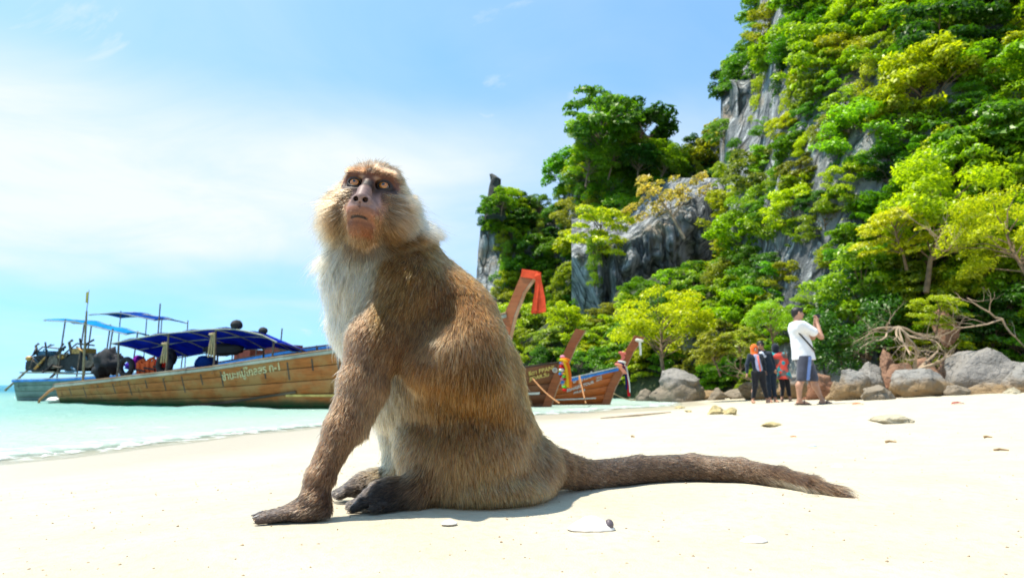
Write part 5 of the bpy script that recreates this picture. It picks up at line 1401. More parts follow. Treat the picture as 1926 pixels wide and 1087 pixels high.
def tree(p, s_, kind, tone, label, group, lean=None, zs=1.0, name='tree'):
    cm, tm = trnd.choice(PROTO[kind])
    r = bpy.data.objects.new(name, None); COL.objects.link(r); r.location = tuple(p); r.empty_display_size = 0.2
    r.rotation_mode = 'XYZ'; r.rotation_euler = (trnd.uniform(-0.1, 0.45), trnd.uniform(-0.35, 0.15), trnd.uniform(0, 6.28)) if kind != 'drape' else (0, 0, trnd.uniform(0, 6.28))
    r.scale = (s_ * trnd.uniform(0.9, 1.15), s_ * trnd.uniform(0.9, 1.15), s_ * zs * trnd.uniform(0.85, 1.1))
    c = bpy.data.objects.new('crown', cm); COL.objects.link(c); c.parent = r
    g = GREENS[tone]; j = trnd.uniform(0.8, 1.25); c.color = (g[0] * j * trnd.uniform(0.85, 1.2), g[1] * j, g[2] * j, 1)
    k = bpy.data.objects.new('trunk', tm); COL.objects.link(k); k.parent = r
    tag(r, label, 'tree' if name == 'tree' else 'shrub' if name == 'shrub' else 'creeper', group); return r
ROCKS_PX = [[(1080, 490), (1190, 450), (1240, 415), (1335, 365), (1362, 420), (1330, 490), (1285, 530), (1210, 560), (1160, 600), (1110, 550)],
            [(888, 430), (932, 425), (938, 590), (888, 590)], [(1040, 490), (1070, 480), (1078, 540), (1045, 540)], [(1366, 165), (1425, 165), (1440, 285), (1376, 285)],
            [(1462, -40), (1560, -40), (1545, 70), (1480, 85)], [(1860, -20), (1940, -20), (1930, 18), (1880, 20)]]
def in_poly(px, py, poly):
    r = False; j = len(poly) - 1
    for i in range(len(poly)):
        if (poly[i][1] > py) != (poly[j][1] > py) and px < (poly[j][0] - poly[i][0]) * (py - poly[i][1]) / (poly[j][1] - poly[i][1]) + poly[i][0]: r = not r
        j = i
    return r
def on_hill(px, py, G, top, d0, d1, p):
    """point of a hill's slope under a photo pixel"""
    lo_, hi_ = 0.0, 1.0
    for _ in range(24):
        m_ = (lo_ + hi_) / 2; q = hill_pt(np.array([px]), np.array([m_]), top, d0, d1, p)[0]
        d = ray(px, py); z = CAMZ + d[2] * q[1] / d[1]
        if q[2] < z: lo_ = m_
        else: hi_ = m_
    return q
def plant(top, d0, d1, p, x0, x1, ybot, space, n, seed, picker, G, group, smul=1.0, skip=()):
    rnd = random.Random(seed); pts = []; out = []; tries = 0
    while tries < n * 40 and len(pts) < n:
        tries += 1
        px = rnd.uniform(x0, x1); yt = float(tab(top, px)); yb = ybot(px)
        if yb <= yt + 4: continue
        py = rnd.uniform(yt + 2, yb)
        if any(in_poly(px, py, q) for q in ROCKS_PX): continue
        sp_ = space(px, py, 0)
        if any((px - a) ** 2 + (py - b) ** 2 < sp_ * sp_ for a, b in pts): continue
        q = on_hill(px, py, G, top, d0, d1, p)
        pts.append((px, py)); kind, tone, lab, nm, sk_, zs = picker(rnd, px, py)
        s_ = sp_ * mpp(q[1]) / 1.55 * sk_ * smul
        s_ = min(s_, 3.2)
        pos = np.array(q) - np.array([0, 0.25, 0.5]) * s_ - np.array([0, 0, 0.75 * s_])
        tree(pos, s_, kind, tone, lab, group, None, zs, nm)
    return pts
GF = 'trees on the far headland'; GS = 'shrubs along the shore spur'; GN = 'trees on the near hillside'
TN = dict(bright='bright green', yellow='yellow green', mid='mid green', dark='dark green', olive='olive green')
KN = dict(round='bushy', layer='tiered', sparse='thin-leaved', drape='trailing')
def pick_far(r, px, py):
    tone = r.choices(['bright', 'yellow', 'mid', 'dark', 'olive'], [3, 2, 4, 2.2, 1.2])[0]; kind = r.choices(['round', 'layer', 'drape', 'sparse'], [5, 3, 1.4, 0.6])[0]
    f = (py - float(tab(FAR_TOP, px))) / 300
    where = 'along the crest of the far headland' if f < 0.2 else 'halfway up the far headland' if f < 0.7 else 'low on the far headland, just above the boats'
    if px < 1060: where += "'s seaward shoulder"
    if kind == 'drape': return 'drape', tone, '%s creeper draped %s' % (TN[tone], where), 'creeper', 1.0, 1.2
    return kind, tone, '%s %s tree %s' % (KN[kind], TN[tone], where), 'tree', r.choice([0.75, 1.0, 1.2, 1.7]), 1.0
def pick_spur(r, px, py):
    tone = r.choices(['bright', 'yellow', 'mid', 'dark', 'olive'], [4, 4, 3, 1, 0.8] if px < 1330 and py < 640 else [3, 1, 3.5, 1.6, 2.2])[0]; kind = r.choice(['round', 'layer', 'round'])
    where = 'on the shore spur behind the boat prows' if px < 1200 else 'at the foot of the grey cliff face' if py < 620 else 'above the pointed grey boulder' if px < 1360 else 'behind the three women'
    return kind, tone, '%s %s shrub %s' % (KN[kind], TN[tone], where), 'shrub', r.uniform(0.9, 1.35), 1.0
def pick_near(r, px, py):
    tone = r.choices(['bright', 'yellow', 'mid', 'dark', 'olive'], [4.5, 3.0, 3.6, 1.8, 0.6] if px > 1600 else [3, 2.0, 3.2, 2.2, 1.6])[0]
    kind = r.choices(['round', 'layer', 'drape'], [5, 3.5, 2.2 if px < 1620 and py < 330 else 0.4])[0]
    where = 'high on the near cliff' if py < 150 else 'halfway up the near hillside' if py < 420 else 'low on the near hillside, above the boulders'
    if px < 1480: where += ' on its seaward edge'
    elif px > 1900: where += ' past the grey slab'
    if kind == 'drape': return 'drape', tone, '%s creeper hanging %s' % (TN[tone], where), 'creeper', 1.1, 1.25
    return kind, tone, '%s %s tree %s' % (KN[kind], TN[tone], where), 'tree', r.choice([0.8, 1.0, 1.25, 1.75]), 1.0
plant(FAR_TOP, FAR_D0, FAR_D1, 1.0, 893, 1400, lambda x: 640, lambda a, b, D: 25, 230, 3, pick_far, Hfar, GF)
plant(SPUR_TOP, SPUR_D0, SPUR_D1, 1.3, 965, 1480, lambda x: 690 if x < 1330 else 708, lambda a, b, D: 31, 95, 4, pick_spur, Hspur, GS)
plant(NEAR_TOP, NEAR_D0, NEAR_D1, 1.2, 1368, 2080, lambda x: 672 if x > 1540 else 600, lambda a, b, D: 28 + 22 * max(0, (a - 1400)) / 500 + 8 * max(0, b) / 600, 230, 5, pick_near, Hnear, GN)
# individual trees that stand out
def spot(px, py, D, spx, kind, tone, lab, name='tree', zs=1.0):
    s_ = spx * mpp(D) / 3.4; return tree(at(px, py, D) - np.array([0, 0, 1.4 * s_]), s_, kind, tone, lab, None, None, zs, name)
spot(1262, 350, 44.5, 150, 'sparse', 'tan', 'dry tan tree leaning out over the grey cliff face')
spot(1130, 225, 58, 150, 'round', 'mid', 'broad green tree crowning the top of the far headland')
spot(1205, 225, 59, 110, 'round', 'dark', 'dark tree at the top of the far headland, on its seaward crest')
spot(1125, 430, 46, 110, 'layer', 'yellow', 'yellow green bush overhanging the grey cliff face')
spot(945, 372, 60.5, 50, 'round', 'bright', 'bright bush at the base of the rock pinnacle')
spot(915, 385, 60, 40, 'layer', 'mid', 'small green bush on the seaward side of the rock pinnacle')
for k_, (px_, py_) in enumerate(((1262, 528), (1300, 515), (1338, 505), (1372, 490), (1205, 540))):
    spot(px_, py_ + 8, 32.5, 74, 'round', ['bright', 'mid', 'yellow', 'bright', 'mid'][k_], '%s bush on the ledge under the grey cliff face, %s' % (['bright green', 'mid green', 'yellow green', 'light green', 'deep green'][k_], ['below its dark hollow', 'below its streaked middle', 'below its landward end', 'past its landward end', 'below its seaward end'][k_]), 'shrub')
for k_, (px_, py_) in enumerate(((1105, 300), (1150, 285), (1200, 290), (1245, 300))):
    spot(px_, py_, 57, 80, 'round', ['bright', 'mid', 'dark', 'bright'][k_], '%s bush crowding trunks below the far headland crest, %s' % (['light green', 'mid green', 'dark green', 'bright green'][k_], ['seaward end', 'under the broad tree', 'under the dark tree', 'landward end'][k_]), 'shrub')
spot(1118, 490, 45, 60, 'drape', 'bright', 'narrow green creeper dangling down the grey cliff face', 'creeper', 1.5)
spot(1245, 600, 26.0, 165, 'round', 'yellow', 'large glowing yellow green shrub at the foot of the grey cliff', 'shrub')
spot(1750, 395, 18.5, 210, 'round', 'yellow', 'spreading yellow green tree overhanging the boulders on the near hillside')
spot(1690, 420, 18.8, 130, 'layer', 'yellow', 'smaller yellow green bough beside the spreading tree')
spot(1915, 430, 15.8, 190, 'round', 'yellow', 'yellow green tree leaning out over the grey slab')
spot(1760, 575, 17.2, 90, 'layer', 'yellow', 'small yellow green shrub above the tangle of bare roots', 'shrub')
plant(NEAR_TOP, NEAR_D0, NEAR_D1, 1.2, 1500, 2000, lambda x: 690, lambda a, b, D: 44, 60, 15, lambda r, px, py: (r.choice(['round', 'layer']), r.choices(['bright', 'yellow', 'mid', 'dark'], [3, 1.4, 4, 2])[0], '', 'shrub', r.uniform(0.7, 1.1), 1.0), Hnear, 'undergrowth shrubs above the boulders') if False else None
for px, py, sz, tn, lb in ((1345, 655, 70, 'olive', 'olive shrub with orange tips behind the three women'), (1390, 640, 80, 'olive', 'dry olive shrub next to the orange-tipped one'), (1450, 600, 90, 'bright', 'bright shrub between the women and the hillside'), (1580, 640, 75, 'mid', 'mid green shrub behind the photographer'), (1620, 650, 60, 'bright', 'bright green shrub left of the bare roots')):
    spot(px, py, 20.3, sz, 'round', tn, lb, 'shrub')
# ------------------------------------------------------------------ boulders, stones, driftwood
def bouldermat(name, low, top_, dark):
    t = NT(name); c = t.coord('Object'); geo = t.n('ShaderNodeNewGeometry'); sp = t.n('ShaderNodeSeparateXYZ'); t.l(geo.outputs['Position'], sp.inputs[0])
    n = t.noise(c, 2.2, 8, 0.65); n2 = t.noise(t.coord('Object', (1, 1, 2.2)), 5, 6, 0.65)
    zz = t.math('ADD', sp.outputs['Z'], t.math('MULTIPLY', t.noise(c, 1.4, 6, 0.7), -0.75))
    cc = t.mix(t.ramp(zz, 0.10, 0.42), low, top_)                    # tide stain below, bleached limestone above
    cc = t.mix(t.ramp(n2, 0.54, 0.70), cc, dark)
    cr = t.voro(t.coord('Object', (1, 1, 1.4)), 2.2, 'DISTANCE_TO_EDGE')
    b = t.math('ADD', n, t.math('MULTIPLY', t.ramp(cr, 0.0, 0.03), 0.07))
    return t.pbr(cc, 0.9, t.bump(b, 1.0, 0.22), 0.2)
M_bould = bouldermat('tan_boulder', (0.28, 0.19, 0.10), (0.28, 0.265, 0.24), (0.09, 0.07, 0.05))
M_bgrey = bouldermat('grey_boulder', (0.25, 0.205, 0.15), (0.27, 0.25, 0.225), (0.075, 0.07, 0.06))
M_bred = bouldermat('reddish_boulder', (0.27, 0.13, 0.075), (0.30, 0.17, 0.11), (0.08, 0.05, 0.04))
M_coral = bouldermat('yellow_stone', (0.47, 0.38, 0.19), (0.50, 0.42, 0.24), (0.20, 0.17, 0.08))
M_pale = bouldermat('pale_stone', (0.50, 0.44, 0.31), (0.52, 0.46, 0.33), (0.24, 0.20, 0.12))
def ico(sub):
    bm = bmesh.new(); bmesh.ops.create_icosphere(bm, subdivisions=sub, radius=1.0); V = np.array([v.co[:] for v in bm.verts]); F = np.array([[v.index for v in f.verts] for f in bm.faces], dtype=np.int32); bm.free(); return V, F
IV, IF_ = ico(4); IV2, IF2 = ico(3)
def rock(name, p, size, mat, seed, label, cat='boulder', group=None, rough=0.35, rot=0.0, tilt=0.0, facets=13, fine=True, peak=0.0):
    V, F = (IV, IF_) if fine else (IV2, IF2); V = V.copy(); r = np.random.default_rng(seed)
    # planes chop the ball into a blocky stone, noise roughens it
    for _ in range(facets):
        n = r.normal(size=3); n[2] = abs(n[2]) * 0.8; n /= np.linalg.norm(n); d = r.uniform(0.42, 0.78)
        h_ = V @ n - d; V = V - np.where(h_ > 0, h_ * 0.97, 0)[:, None] * n
    V = V * (1 + rough * fbm(V * 1.3 + seed, 3, seed)[:, None] + 0.17 * fbm(V * 4.0 + seed, 4, seed + 2)[:, None])
    if peak: V[:, 2] *= 1 + peak * (1 - np.clip(np.abs(V[:, 0] - 0.15), 0, 1))
    lo_, hi_ = V.min(0), V.max(0); V = (V - (lo_ + hi_) / 2) / (hi_ - lo_)
    V = V * np.array(size) * np.array([1, 1, 1.25]); V[:, 2] += size[2] * 0.5 - size[2] * 0.12
    o = build(name, V, F, mat, None, False); o.location = tuple(p); o.rotation_euler = (0, tilt, rot)
    tag(o, label, cat, group); return o
def prock(px, pyb, wpx, hpx, D, mat, seed, label, group='boulders at the foot of the hill', dz=0.0, **kw):
    p = at(px, pyb, D); p[2] = min(p[2], gz(p[0], p[1]) + 0.05) if dz == 0 else p[2]; m = mpp(D)
    bot = p[2]; topz = at(px, pyb - hpx, D)[2]
    return rock('boulder', p, (wpx * m, wpx * m * 0.75, max(hpx * m, topz - bot)), mat, seed, label, 'boulder', group, **kw)
prock(1276, 752, 104, 60, 23.0, M_bgrey, 1, 'pointed grey boulder standing beside the orange boat prow', peak=0.5)
prock(1215, 748, 40, 18, 24.0, M_bgrey, 21, 'low dark rock beside the pointed boulder, on the boat side')
prock(1340, 750, 60, 16, 23.5, M_bould, 22, 'low flat rock between the pointed boulder and the women')
prock(1390, 750, 55, 20, 22.5, M_bgrey, 23, 'dark low rock behind the woman in the orange headscarf')
prock(1605, 749, 74, 55, 15.3, M_bould, 2, 'tan block boulder with a grey top behind the photographer\'s heel')
prock(1575, 752, 40, 35, 16.2, M_bould, 12, 'rusty tan rock half hidden behind the photographer\'s legs')
prock(1652, 754, 62, 30, 13.9, M_bgrey, 3, 'small knobbly pale grey rock in front of the tan block boulder')
prock(1738, 745, 122, 52, 14.9, M_bould, 4, 'long rounded tan boulder with bleached top, between the knobbly rock and the slab')
prock(1860, 735, 150, 80, 15.8, M_bgrey, 5, 'large grey tilted slab rising above the long tan boulder', tilt=-0.30, rough=0.25)
prock(1640, 722, 66, 42, 17.0, M_bgrey, 6, 'dark grey rock behind the tan block boulder')
prock(1692, 712, 54, 30, 17.2, M_bred, 7, 'reddish boulder behind the knobbly rock')
prock(1748, 702, 60, 30, 17.2, M_bred, 8, 'flat reddish boulder behind the long tan boulder')
prock(1792, 700, 50, 30, 17.4, M_bred, 9, 'upright reddish rock next to the foot of the grey slab')
prock(1782, 640, 42, 62, 17.8, M_bred, 10, 'pink grey boulder wedged in the foliage above the roots', dz=1)
prock(1925, 742, 90, 60, 14.6, M_bould, 11, 'tan boulder past the lower end of the grey slab')
prock(1860, 745, 110, 26, 14.6, M_bould, 13, 'low cracked rock lying under the grey slab')
prock(1800, 744, 44, 20, 14.4, M_bgrey, 14, 'small rock between the tan boulder and the low cracked rock')
prock(1905, 744, 30, 16, 13.8, M_pale, 15, 'small pale boulder on the sand below the slab')
prock(1545, 735, 60, 34, 18.0, M_bred, 16, 'brown rock behind the photographer\'s waist')
prock(1490, 745, 70, 40, 19.5, M_bould, 17, 'brown sloping rock behind the woman in the coral dress')
prock(1420, 748, 60, 30, 20.5, M_bould, 18, 'tan low rock behind the women\'s legs')
prock(1670, 690, 40, 34, 17.8, M_bred, 19, 'small reddish rock above the tan block boulder')
rr_ = random.Random(9)
for k in range(34):
    px = rr_.uniform(1190, 1960); D = float(tab([(1190, 25), (1400, 21.5), (1600, 16.3), (1960, 14.8)], px)) + rr_.uniform(-0.4, 1.2); w_ = rr_.uniform(14, 38)
    g_ = at(px, 750, D); z = gz(g_[0], g_[1]); m = mpp(D)
    rock('rock', (g_[0], D, z - 0.02), (w_ * m, w_ * m * 0.8, w_ * m * rr_.uniform(0.4, 0.75)), rr_.choice([M_bould, M_bgrey, M_bred]), 100 + k, 'small loose rock in the rubble between the large boulders', 'rock', 'loose rubble rocks at the foot of the hill', fine=False, facets=7)
def stone(px, py, wpx, hpx, mat, seed, label, **kw):
    p = on_ground(px, py); D = p[1]; m = mpp(D); return rock('beach_stone', (p[0], p[1] + wpx * m * 0.3, p[2] - 0.003), (wpx * m, wpx * m * 0.7, hpx * m), mat, seed, label, 'stone', None, **kw)
stone(1352, 779, 34, 17, M_coral, 31, 'yellow green stone on the sand between shore and women, two-humped')
stone(1376, 779, 26, 13, M_coral, 32, 'smaller half of the two-humped yellow stone')
stone(1457, 801, 48, 8, M_coral, 33, 'flat mossy stone lying alone on the sand')
stone(1690, 797, 84, 17, M_pale, 34, 'broad flat pale stone with pitted surface on the sand')
stone(1280, 768, 22, 5, M_coral, 35, 'tiny mossy stone at the edge of the wet sand')
stone(1535, 937, 42, 9, M_pale, 36, 'small sandy pebble beside the tip of the tail', fine=False)
stone(1296, 775, 16, 4, M_coral, 37, 'tiny flat stone next to the wet sand, beside the mossy one', fine=False)
# shells and litter on the near sand
M_shell = plain('shell', (0.80, 0.76, 0.70), 0.35, 0.12, 60, 0.2, 0.0008)
M_shelld = plain('shell_dark', (0.10, 0.08, 0.09), 0.4, 0.3, 60)
def shell(px, py, wpx, hpx, label, seed, dark=False):
    p = on_ground(px, py); m = mpp(p[1]); a = wpx * m / 2; mb = MB(); nu, nv = 20, 7; rows = []
    for j in range(nv + 1):
        f = j / nv; row = []
        for i in range(nu + 1):
            u = 2 * math.pi * i / nu; rad = f * (1 + 0.05 * math.sin(9 * u + seed)) * (1 + 0.12 * math.cos(2 * u + seed))
            row.append((a * rad * math.cos(u), a * 0.7 * rad * math.sin(u), hpx * m * (1 - f * f) * (1 + 0.10 * math.sin(13 * u))))
        rows.append(row)
    mb.sheet(rows, 0.0012); o = mb.build('seashell', M_shell, None, True); o.location = (p[0], p[1], p[2] + 0.001); o.rotation_euler = (0, 0, 0.3 * seed)
    if dark: MB().ball((a * 0.82, -a * 0.1, hpx * m * 0.35), (a * 0.22, a * 0.25, hpx * m * 0.5), 9, 6).build('shell_hinge', M_shelld, o, True)
    tag(o, label, 'shell'); return o
shell(1112, 995, 78, 20, 'large white broken shell with a dark end, on the sand below the tail', 0.0, True)
shell(1418, 1018, 46, 8, 'pale thin shell lying flat, away from the large broken one', 1.0)
shell(845, 985, 30, 6, 'small cream shell at the edge of the monkey\'s shadow', 2.0)
shell(1575, 879, 26, 5, 'white shell on the sand behind the tail tip', 3.0)
shell(1205, 893, 16, 6, 'tiny white shell chip lying against the tail', 4.0)
M_leafr = plain('dry_red_leaf', (0.28, 0.035, 0.02), 0.7, 0.35, 20); M_leafo = plain('dry_orange_leaf', (0.55, 0.16, 0.05), 0.7, 0.3, 20); M_twig = plain('twig', (0.26, 0.17, 0.08), 0.85, 0.4, 30)
def dleaf(px, py, wpx, mat, label, name='dead_leaf'):
    p = on_ground(px, py); m = mpp(p[1]); a = wpx * m / 2; rows = []
    for k in range(5):
        f = -1 + k / 2; w_ = a * 0.42 * (1 - f * f) + 0.001
        rows.append([(a * f, -w_, 0.25 * w_), (a * f, 0, 0.35 * a * (1 - abs(f)) * 0.6 + 0.004), (a * f, w_, 0.5 * w_)])
    o = MB().sheet(rows, 0.002).build(name, mat, None, True); o.location = (p[0], p[1], p[2] + 0.006); o.rotation_euler = (0, 0, wpx * 0.01); tag(o, label, 'leaf')
dleaf(1802, 760, 34, M_leafr, 'curled dark red dead leaf on the sand below the grey slab')
dleaf(1614, 761, 28, M_leafo, 'orange strip of dead leaf on the sand near the knobbly rock')
dleaf(1829, 728, 9, M_leafr, 'small bright red scrap among rocks under the slab', 'red_scrap')
dleaf(1492, 823, 12, M_leafo, 'small orange brown leaf on the open sand')
dleaf(1528, 842, 18, plain('bluish_scrap', (0.45, 0.55, 0.60), 0.5, 0.2, 20), 'pale bluish plastic scrap on the open sand', 'plastic_scrap')
def twig(px0, px1, py, label):
    a = on_ground(px0, py); b = on_ground(px1, py); m = (a + b) / 2; o = MB().tube([a - m + np.array([0, 0, 0.003]), np.array([0, 0.01, 0.006]), b - m + np.array([0, 0, 0.003])], [0.002 * a[1], 0.0018 * a[1], 0.001 * a[1]], 6).build('twig', M_twig, None); o.location = tuple(m); tag(o, label, 'twig')
twig(1665, 1686, 832, 'dark short twig on the sand below the broad pale stone'); twig(1870, 1898, 848, 'tan twig on the sand, the one farthest along the beach'); twig(1850, 1866, 823, 'thin tan straw on the sand above the tan twig')
twig(1187, 1193, 822, 'black speck of driftwood on the sand behind the monkey')
# driftwood line at the wet edge
pts = [on_ground(px, py) for px, py in ((1130, 789), (1200, 783), (1262, 777))]; m = sum(pts) / 3
o = MB().tube([p - m + np.array([0, 0, 0.02]) for p in pts], [0.008, 0.016, 0.008], 7).build('driftwood', M_dry, None); o.location = tuple(m); tag(o, 'long thin brown piece of driftwood at the wet edge of the beach', 'driftwood')
# specks of shell grit on the sand: too many to count
gr = np.random.default_rng(3); V = []; F = []
for k in range(900):
    D = 0.62 * (5.0 / 0.62) ** gr.random(); x = gr.uniform(-0.75, 0.78) * D; z = gz(x, D) if D > 1.6 else None
    V.append((x, D, 0))
P_ = np.array(V); P_[:, 2] = beach_z(P_[:, 0], P_[:, 1]); P_ = P_[ground(P_[:, 0], P_[:, 1]) > 0.09]
vs = []; fs = []
for q in P_:
    r_ = gr.uniform(0.0007, 0.0022) * (0.6 + 0.4 * q[1]); n = len(vs)
    o3 = gr.normal(size=(6, 3)) * 0.25 + np.array([(1, 0, 0), (-1, 0, 0), (0, 1, 0), (0, -1, 0), (0, 0, 0.8), (0, 0, -0.8)])
    vs += [tuple(q + r_ * d) for d in o3]; fs += [(n + a, n + b, n + c) for a, b, c in ((0, 2, 4), (2, 1, 4), (1, 3, 4), (3, 0, 4), (2, 0, 5), (1, 2, 5), (3, 1, 5), (0, 3, 5))]
o = build('shell_grit', vs, np.array(fs, dtype=np.int32), plain('grit', (0.36, 0.26, 0.16), 0.8, 0.6, 300), None); tag(o, 'fine brown shell grit scattered over the pale sand', 'grit', kind='stuff')

# bare, root-like trees over the rocks
def bare_tree(name, base, seed, label, n0, length, r0, dirs, mat=M_dry, depth=4, up=0.05):
    rnd = random.Random(seed); root = empty(name, tuple(base)); tag(root, label, 'tree')
    def grow(mb, p, d, L, r, k):
        pts = [p]; q = p.copy(); dd = d.copy(); n = 5
        for i in range(n):
            dd = (dd + Vector((rnd.gauss(0, .22), rnd.gauss(0, .22), rnd.gauss(0, .18) + up * 0.3))).normalized(); q = q + dd * (L / n); pts.append(q.copy())
        rad = [r * (1 - 0.55 * i / n) for i in range(n + 1)]; mb.tube(pts, rad, 6 if r > 0.02 else 4, False)
        if k > 0:
            for i in range(2, n + 1):
                if rnd.random() < 0.75 or i == n:
                    nd = (dd + Vector((rnd.gauss(0, .7), rnd.gauss(0, .5), rnd.gauss(0, .45)))).normalized(); grow(mb, pts[i], nd, L * rnd.uniform(0.45, 0.72), rad[i] * 0.62, k - 1)
    for d in dirs:
        mb = MB(); grow(mb, Vector((0, 0, 0)), Vector(d).normalized(), length * rnd.uniform(0.8, 1.2), r0, depth - 1); mb.build('limb', mat, root)
    return root
bare_tree('bare_tree', at(1690, 615, 16.6), 4, 'tangle of bare tan roots and branches spreading over the boulders', 5, 0.95, 0.032, [(-1, -0.2, -0.35), (-0.8, -0.4, -0.7), (0.2, -0.3, -1), (1, -0.2, -0.55), (0.9, 0, -0.2), (-0.7, 0, -0.5), (-1, 0.1, -0.1), (0.6, -0.3, -0.7), (-0.3, -0.3, -0.8)])
bare_tree('bare_tree', at(1722, 700, 16.4), 6, 'twisted pale dead stump with short arms among the reddish boulders', 3, 0.7, 0.05, [(-0.3, -0.1, 1), (0.8, -0.2, 0.5), (0.5, -0.2, 1)], depth=3)
bare_tree('bare_tree', at(1885, 600, 15.9), 8, 'long bare bleached boughs reaching out below the leaning yellow green tree', 3, 1.1, 0.025, [(-1, -0.2, 0.15), (-0.9, -0.3, -0.25), (0.3, -0.2, -1)], depth=3)
bare_tree('bare_tree', at(1800, 470, 17.0), 9, 'bare twigs showing inside the spreading yellow green tree', 3, 1.2, 0.03, [(-1, -0.4, -0.2), (-0.7, -0.5, 0.3), (-0.2, -0.4, 0.9)], depth=3)
bare_tree('bare_tree', at(1650, 60, 34), 10, 'pale dead branch forking on the high cliff', 2, 2.6, 0.06, [(-1, -0.5, -0.5), (-0.4, -0.4, -1)], depth=3)
bare_tree('bare_tree', at(1415, 715, 19.5), 12, 'dry brushwood sticking out behind the three women', 2, 0.9, 0.02, [(-1, -0.2, 0.2), (-0.8, -0.2, 0.6), (0.7, -0.2, 0.3)], depth=3)
# ------------------------------------------------------------------ people
def fabric(name, col, var=0.15, sheen=0.2):
    t = NT(name); c = t.coord('Object'); n = t.noise(c, 9, 5, 0.6)
    return t.pbr(t.mix(t.ramp(n, 0.3, 0.7), tuple(q * (1 - var) for q in col), tuple(min(1, q * (1 + var)) for q in col)), 0.85, t.bump(t.noise(c, 16, 5, 0.6), 0.6, 0.02), 0.2, sheen=sheen)
M_skin = plain('skin', (0.42, 0.22, 0.14), 0.5, 0.12, 12, 0.1, 0.004)
M_hair = plain('hair', (0.014, 0.011, 0.010), 0.45, 0.3, 40, 0.5, 0.008)
M_tee = fabric('white_cotton', (0.72, 0.73, 0.76), 0.04); M_short = fabric('charcoal_shorts', (0.055, 0.06, 0.085)); M_strp = fabric('blue_stripe', (0.16, 0.24, 0.50)); M_strap = fabric('black_strap', (0.015, 0.014, 0.014))
M_blackf = fabric('black_leggings', (0.012, 0.013, 0.017)); M_navyf = fabric('navy_rash_top', (0.012, 0.022, 0.038)); M_lav = fabric('lavender_panel', (0.36, 0.38, 0.55)); M_corals = fabric('coral_stripe', (0.80, 0.18, 0.14)); M_hij = fabric('orange_headscarf', (0.85, 0.13, 0.015))
M_hijd = fabric('dark_headscarf', (0.010, 0.014, 0.026)); M_prnt = fabric('white_print', (0.55, 0.58, 0.66)); M_cam = plain('camera_black', (0.02, 0.02, 0.022), 0.4, 0.2, 30)
t = NT('coral_print_dress'); c = t.coord('Object'); v1 = t.voro(c, 9, 'F1', 'Color'); sp = t.n('ShaderNodeSeparateColor'); t.l(v1, sp.inputs[0])
cc = t.mix(t.ramp(sp.outputs[0], 0.62, 0.66), (0.72, 0.085, 0.06), (0.03, 0.33, 0.36)); cc = t.mix(t.ramp(sp.outputs[1], 0.76, 0.80), cc, (0.16, 0.12, 0.11)); M_dress = t.pbr(cc, 0.85, None, 0.2)
def C(a, b, ra, rb, k=0.03): return dict(t='c', a=np.array(a, float), b=np.array(b, float), ra=ra, rb=rb, k=k)
def E_(c, r, k=0.02, op='+'): return dict(t='e', c=np.array(c, float), r=np.array(r, float), k=k, op=op)
def fig_mesh(name, pr, res, mat, parent, clip=(), smooth=True):
    lo_ = np.min([prim_box(p)[0] for p in pr], axis=0) - 0.03; hi_ = np.max([prim_box(p)[1] for p in pr], axis=0) + 0.03
    ax = [np.arange(lo_[i], hi_[i] + res, res) for i in range(3)]; F = field(pr, *ax)
    for n, d in clip:
        G = n[0] * ax[0][:, None, None] + n[1] * ax[1][None, :, None] + n[2] * ax[2][None, None, :] - d; F = np.maximum(F, G)
    V, Q = surface_nets(F, *ax); return build(name, V, Q, mat, parent, smooth)
def chain(J, radii, k=0.03): return [C(J[i], J[i + 1], radii[i], radii[i + 1], k) for i in range(len(J) - 1)]
def hand(w_, d, side, curl=0.4, s_=1.0, lat=(0, 1, 0)):
    """palm and five bent fingers leaving the wrist along d"""
    w_ = np.array(w_, float); d = np.array(d, float); d /= np.linalg.norm(d); l = np.array(lat, float); l = l - d * (l @ d); l /= np.linalg.norm(l); n = np.cross(d, l) * side
    pr = [C(w_, w_ + d * 0.07 * s_, 0.026 * s_, 0.030 * s_, 0.02)]
    for i, ln_ in enumerate((0.060, 0.072, 0.068, 0.054)):
        o = l * (-0.027 + 0.018 * i) * s_; a = w_ + d * 0.085 * s_ + o; b = a + (d * math.cos(curl) + n * math.sin(curl)) * ln_ * 0.55 * s_; c_ = b + (d * math.cos(curl * 2.2) + n * math.sin(curl * 2.2)) * ln_ * 0.5 * s_
        pr += [C(a - d * 0.02 * s_, b, 0.0098 * s_, 0.0092 * s_, 0.006), C(b, c_, 0.0092 * s_, 0.0078 * s_, 0.004)]
    a = w_ + d * 0.03 * s_ - l * 0.026 * s_; pr += [C(a, a - l * 0.028 * s_ + d * 0.025 * s_ + n * 0.012, 0.012 * s_, 0.010 * s_, 0.008), C(a - l * 0.028 * s_ + d * 0.025 * s_ + n * 0.012, a - l * 0.030 * s_ + d * 0.055 * s_ + n * 0.02, 0.010 * s_, 0.008 * s_, 0.005)]
    return pr
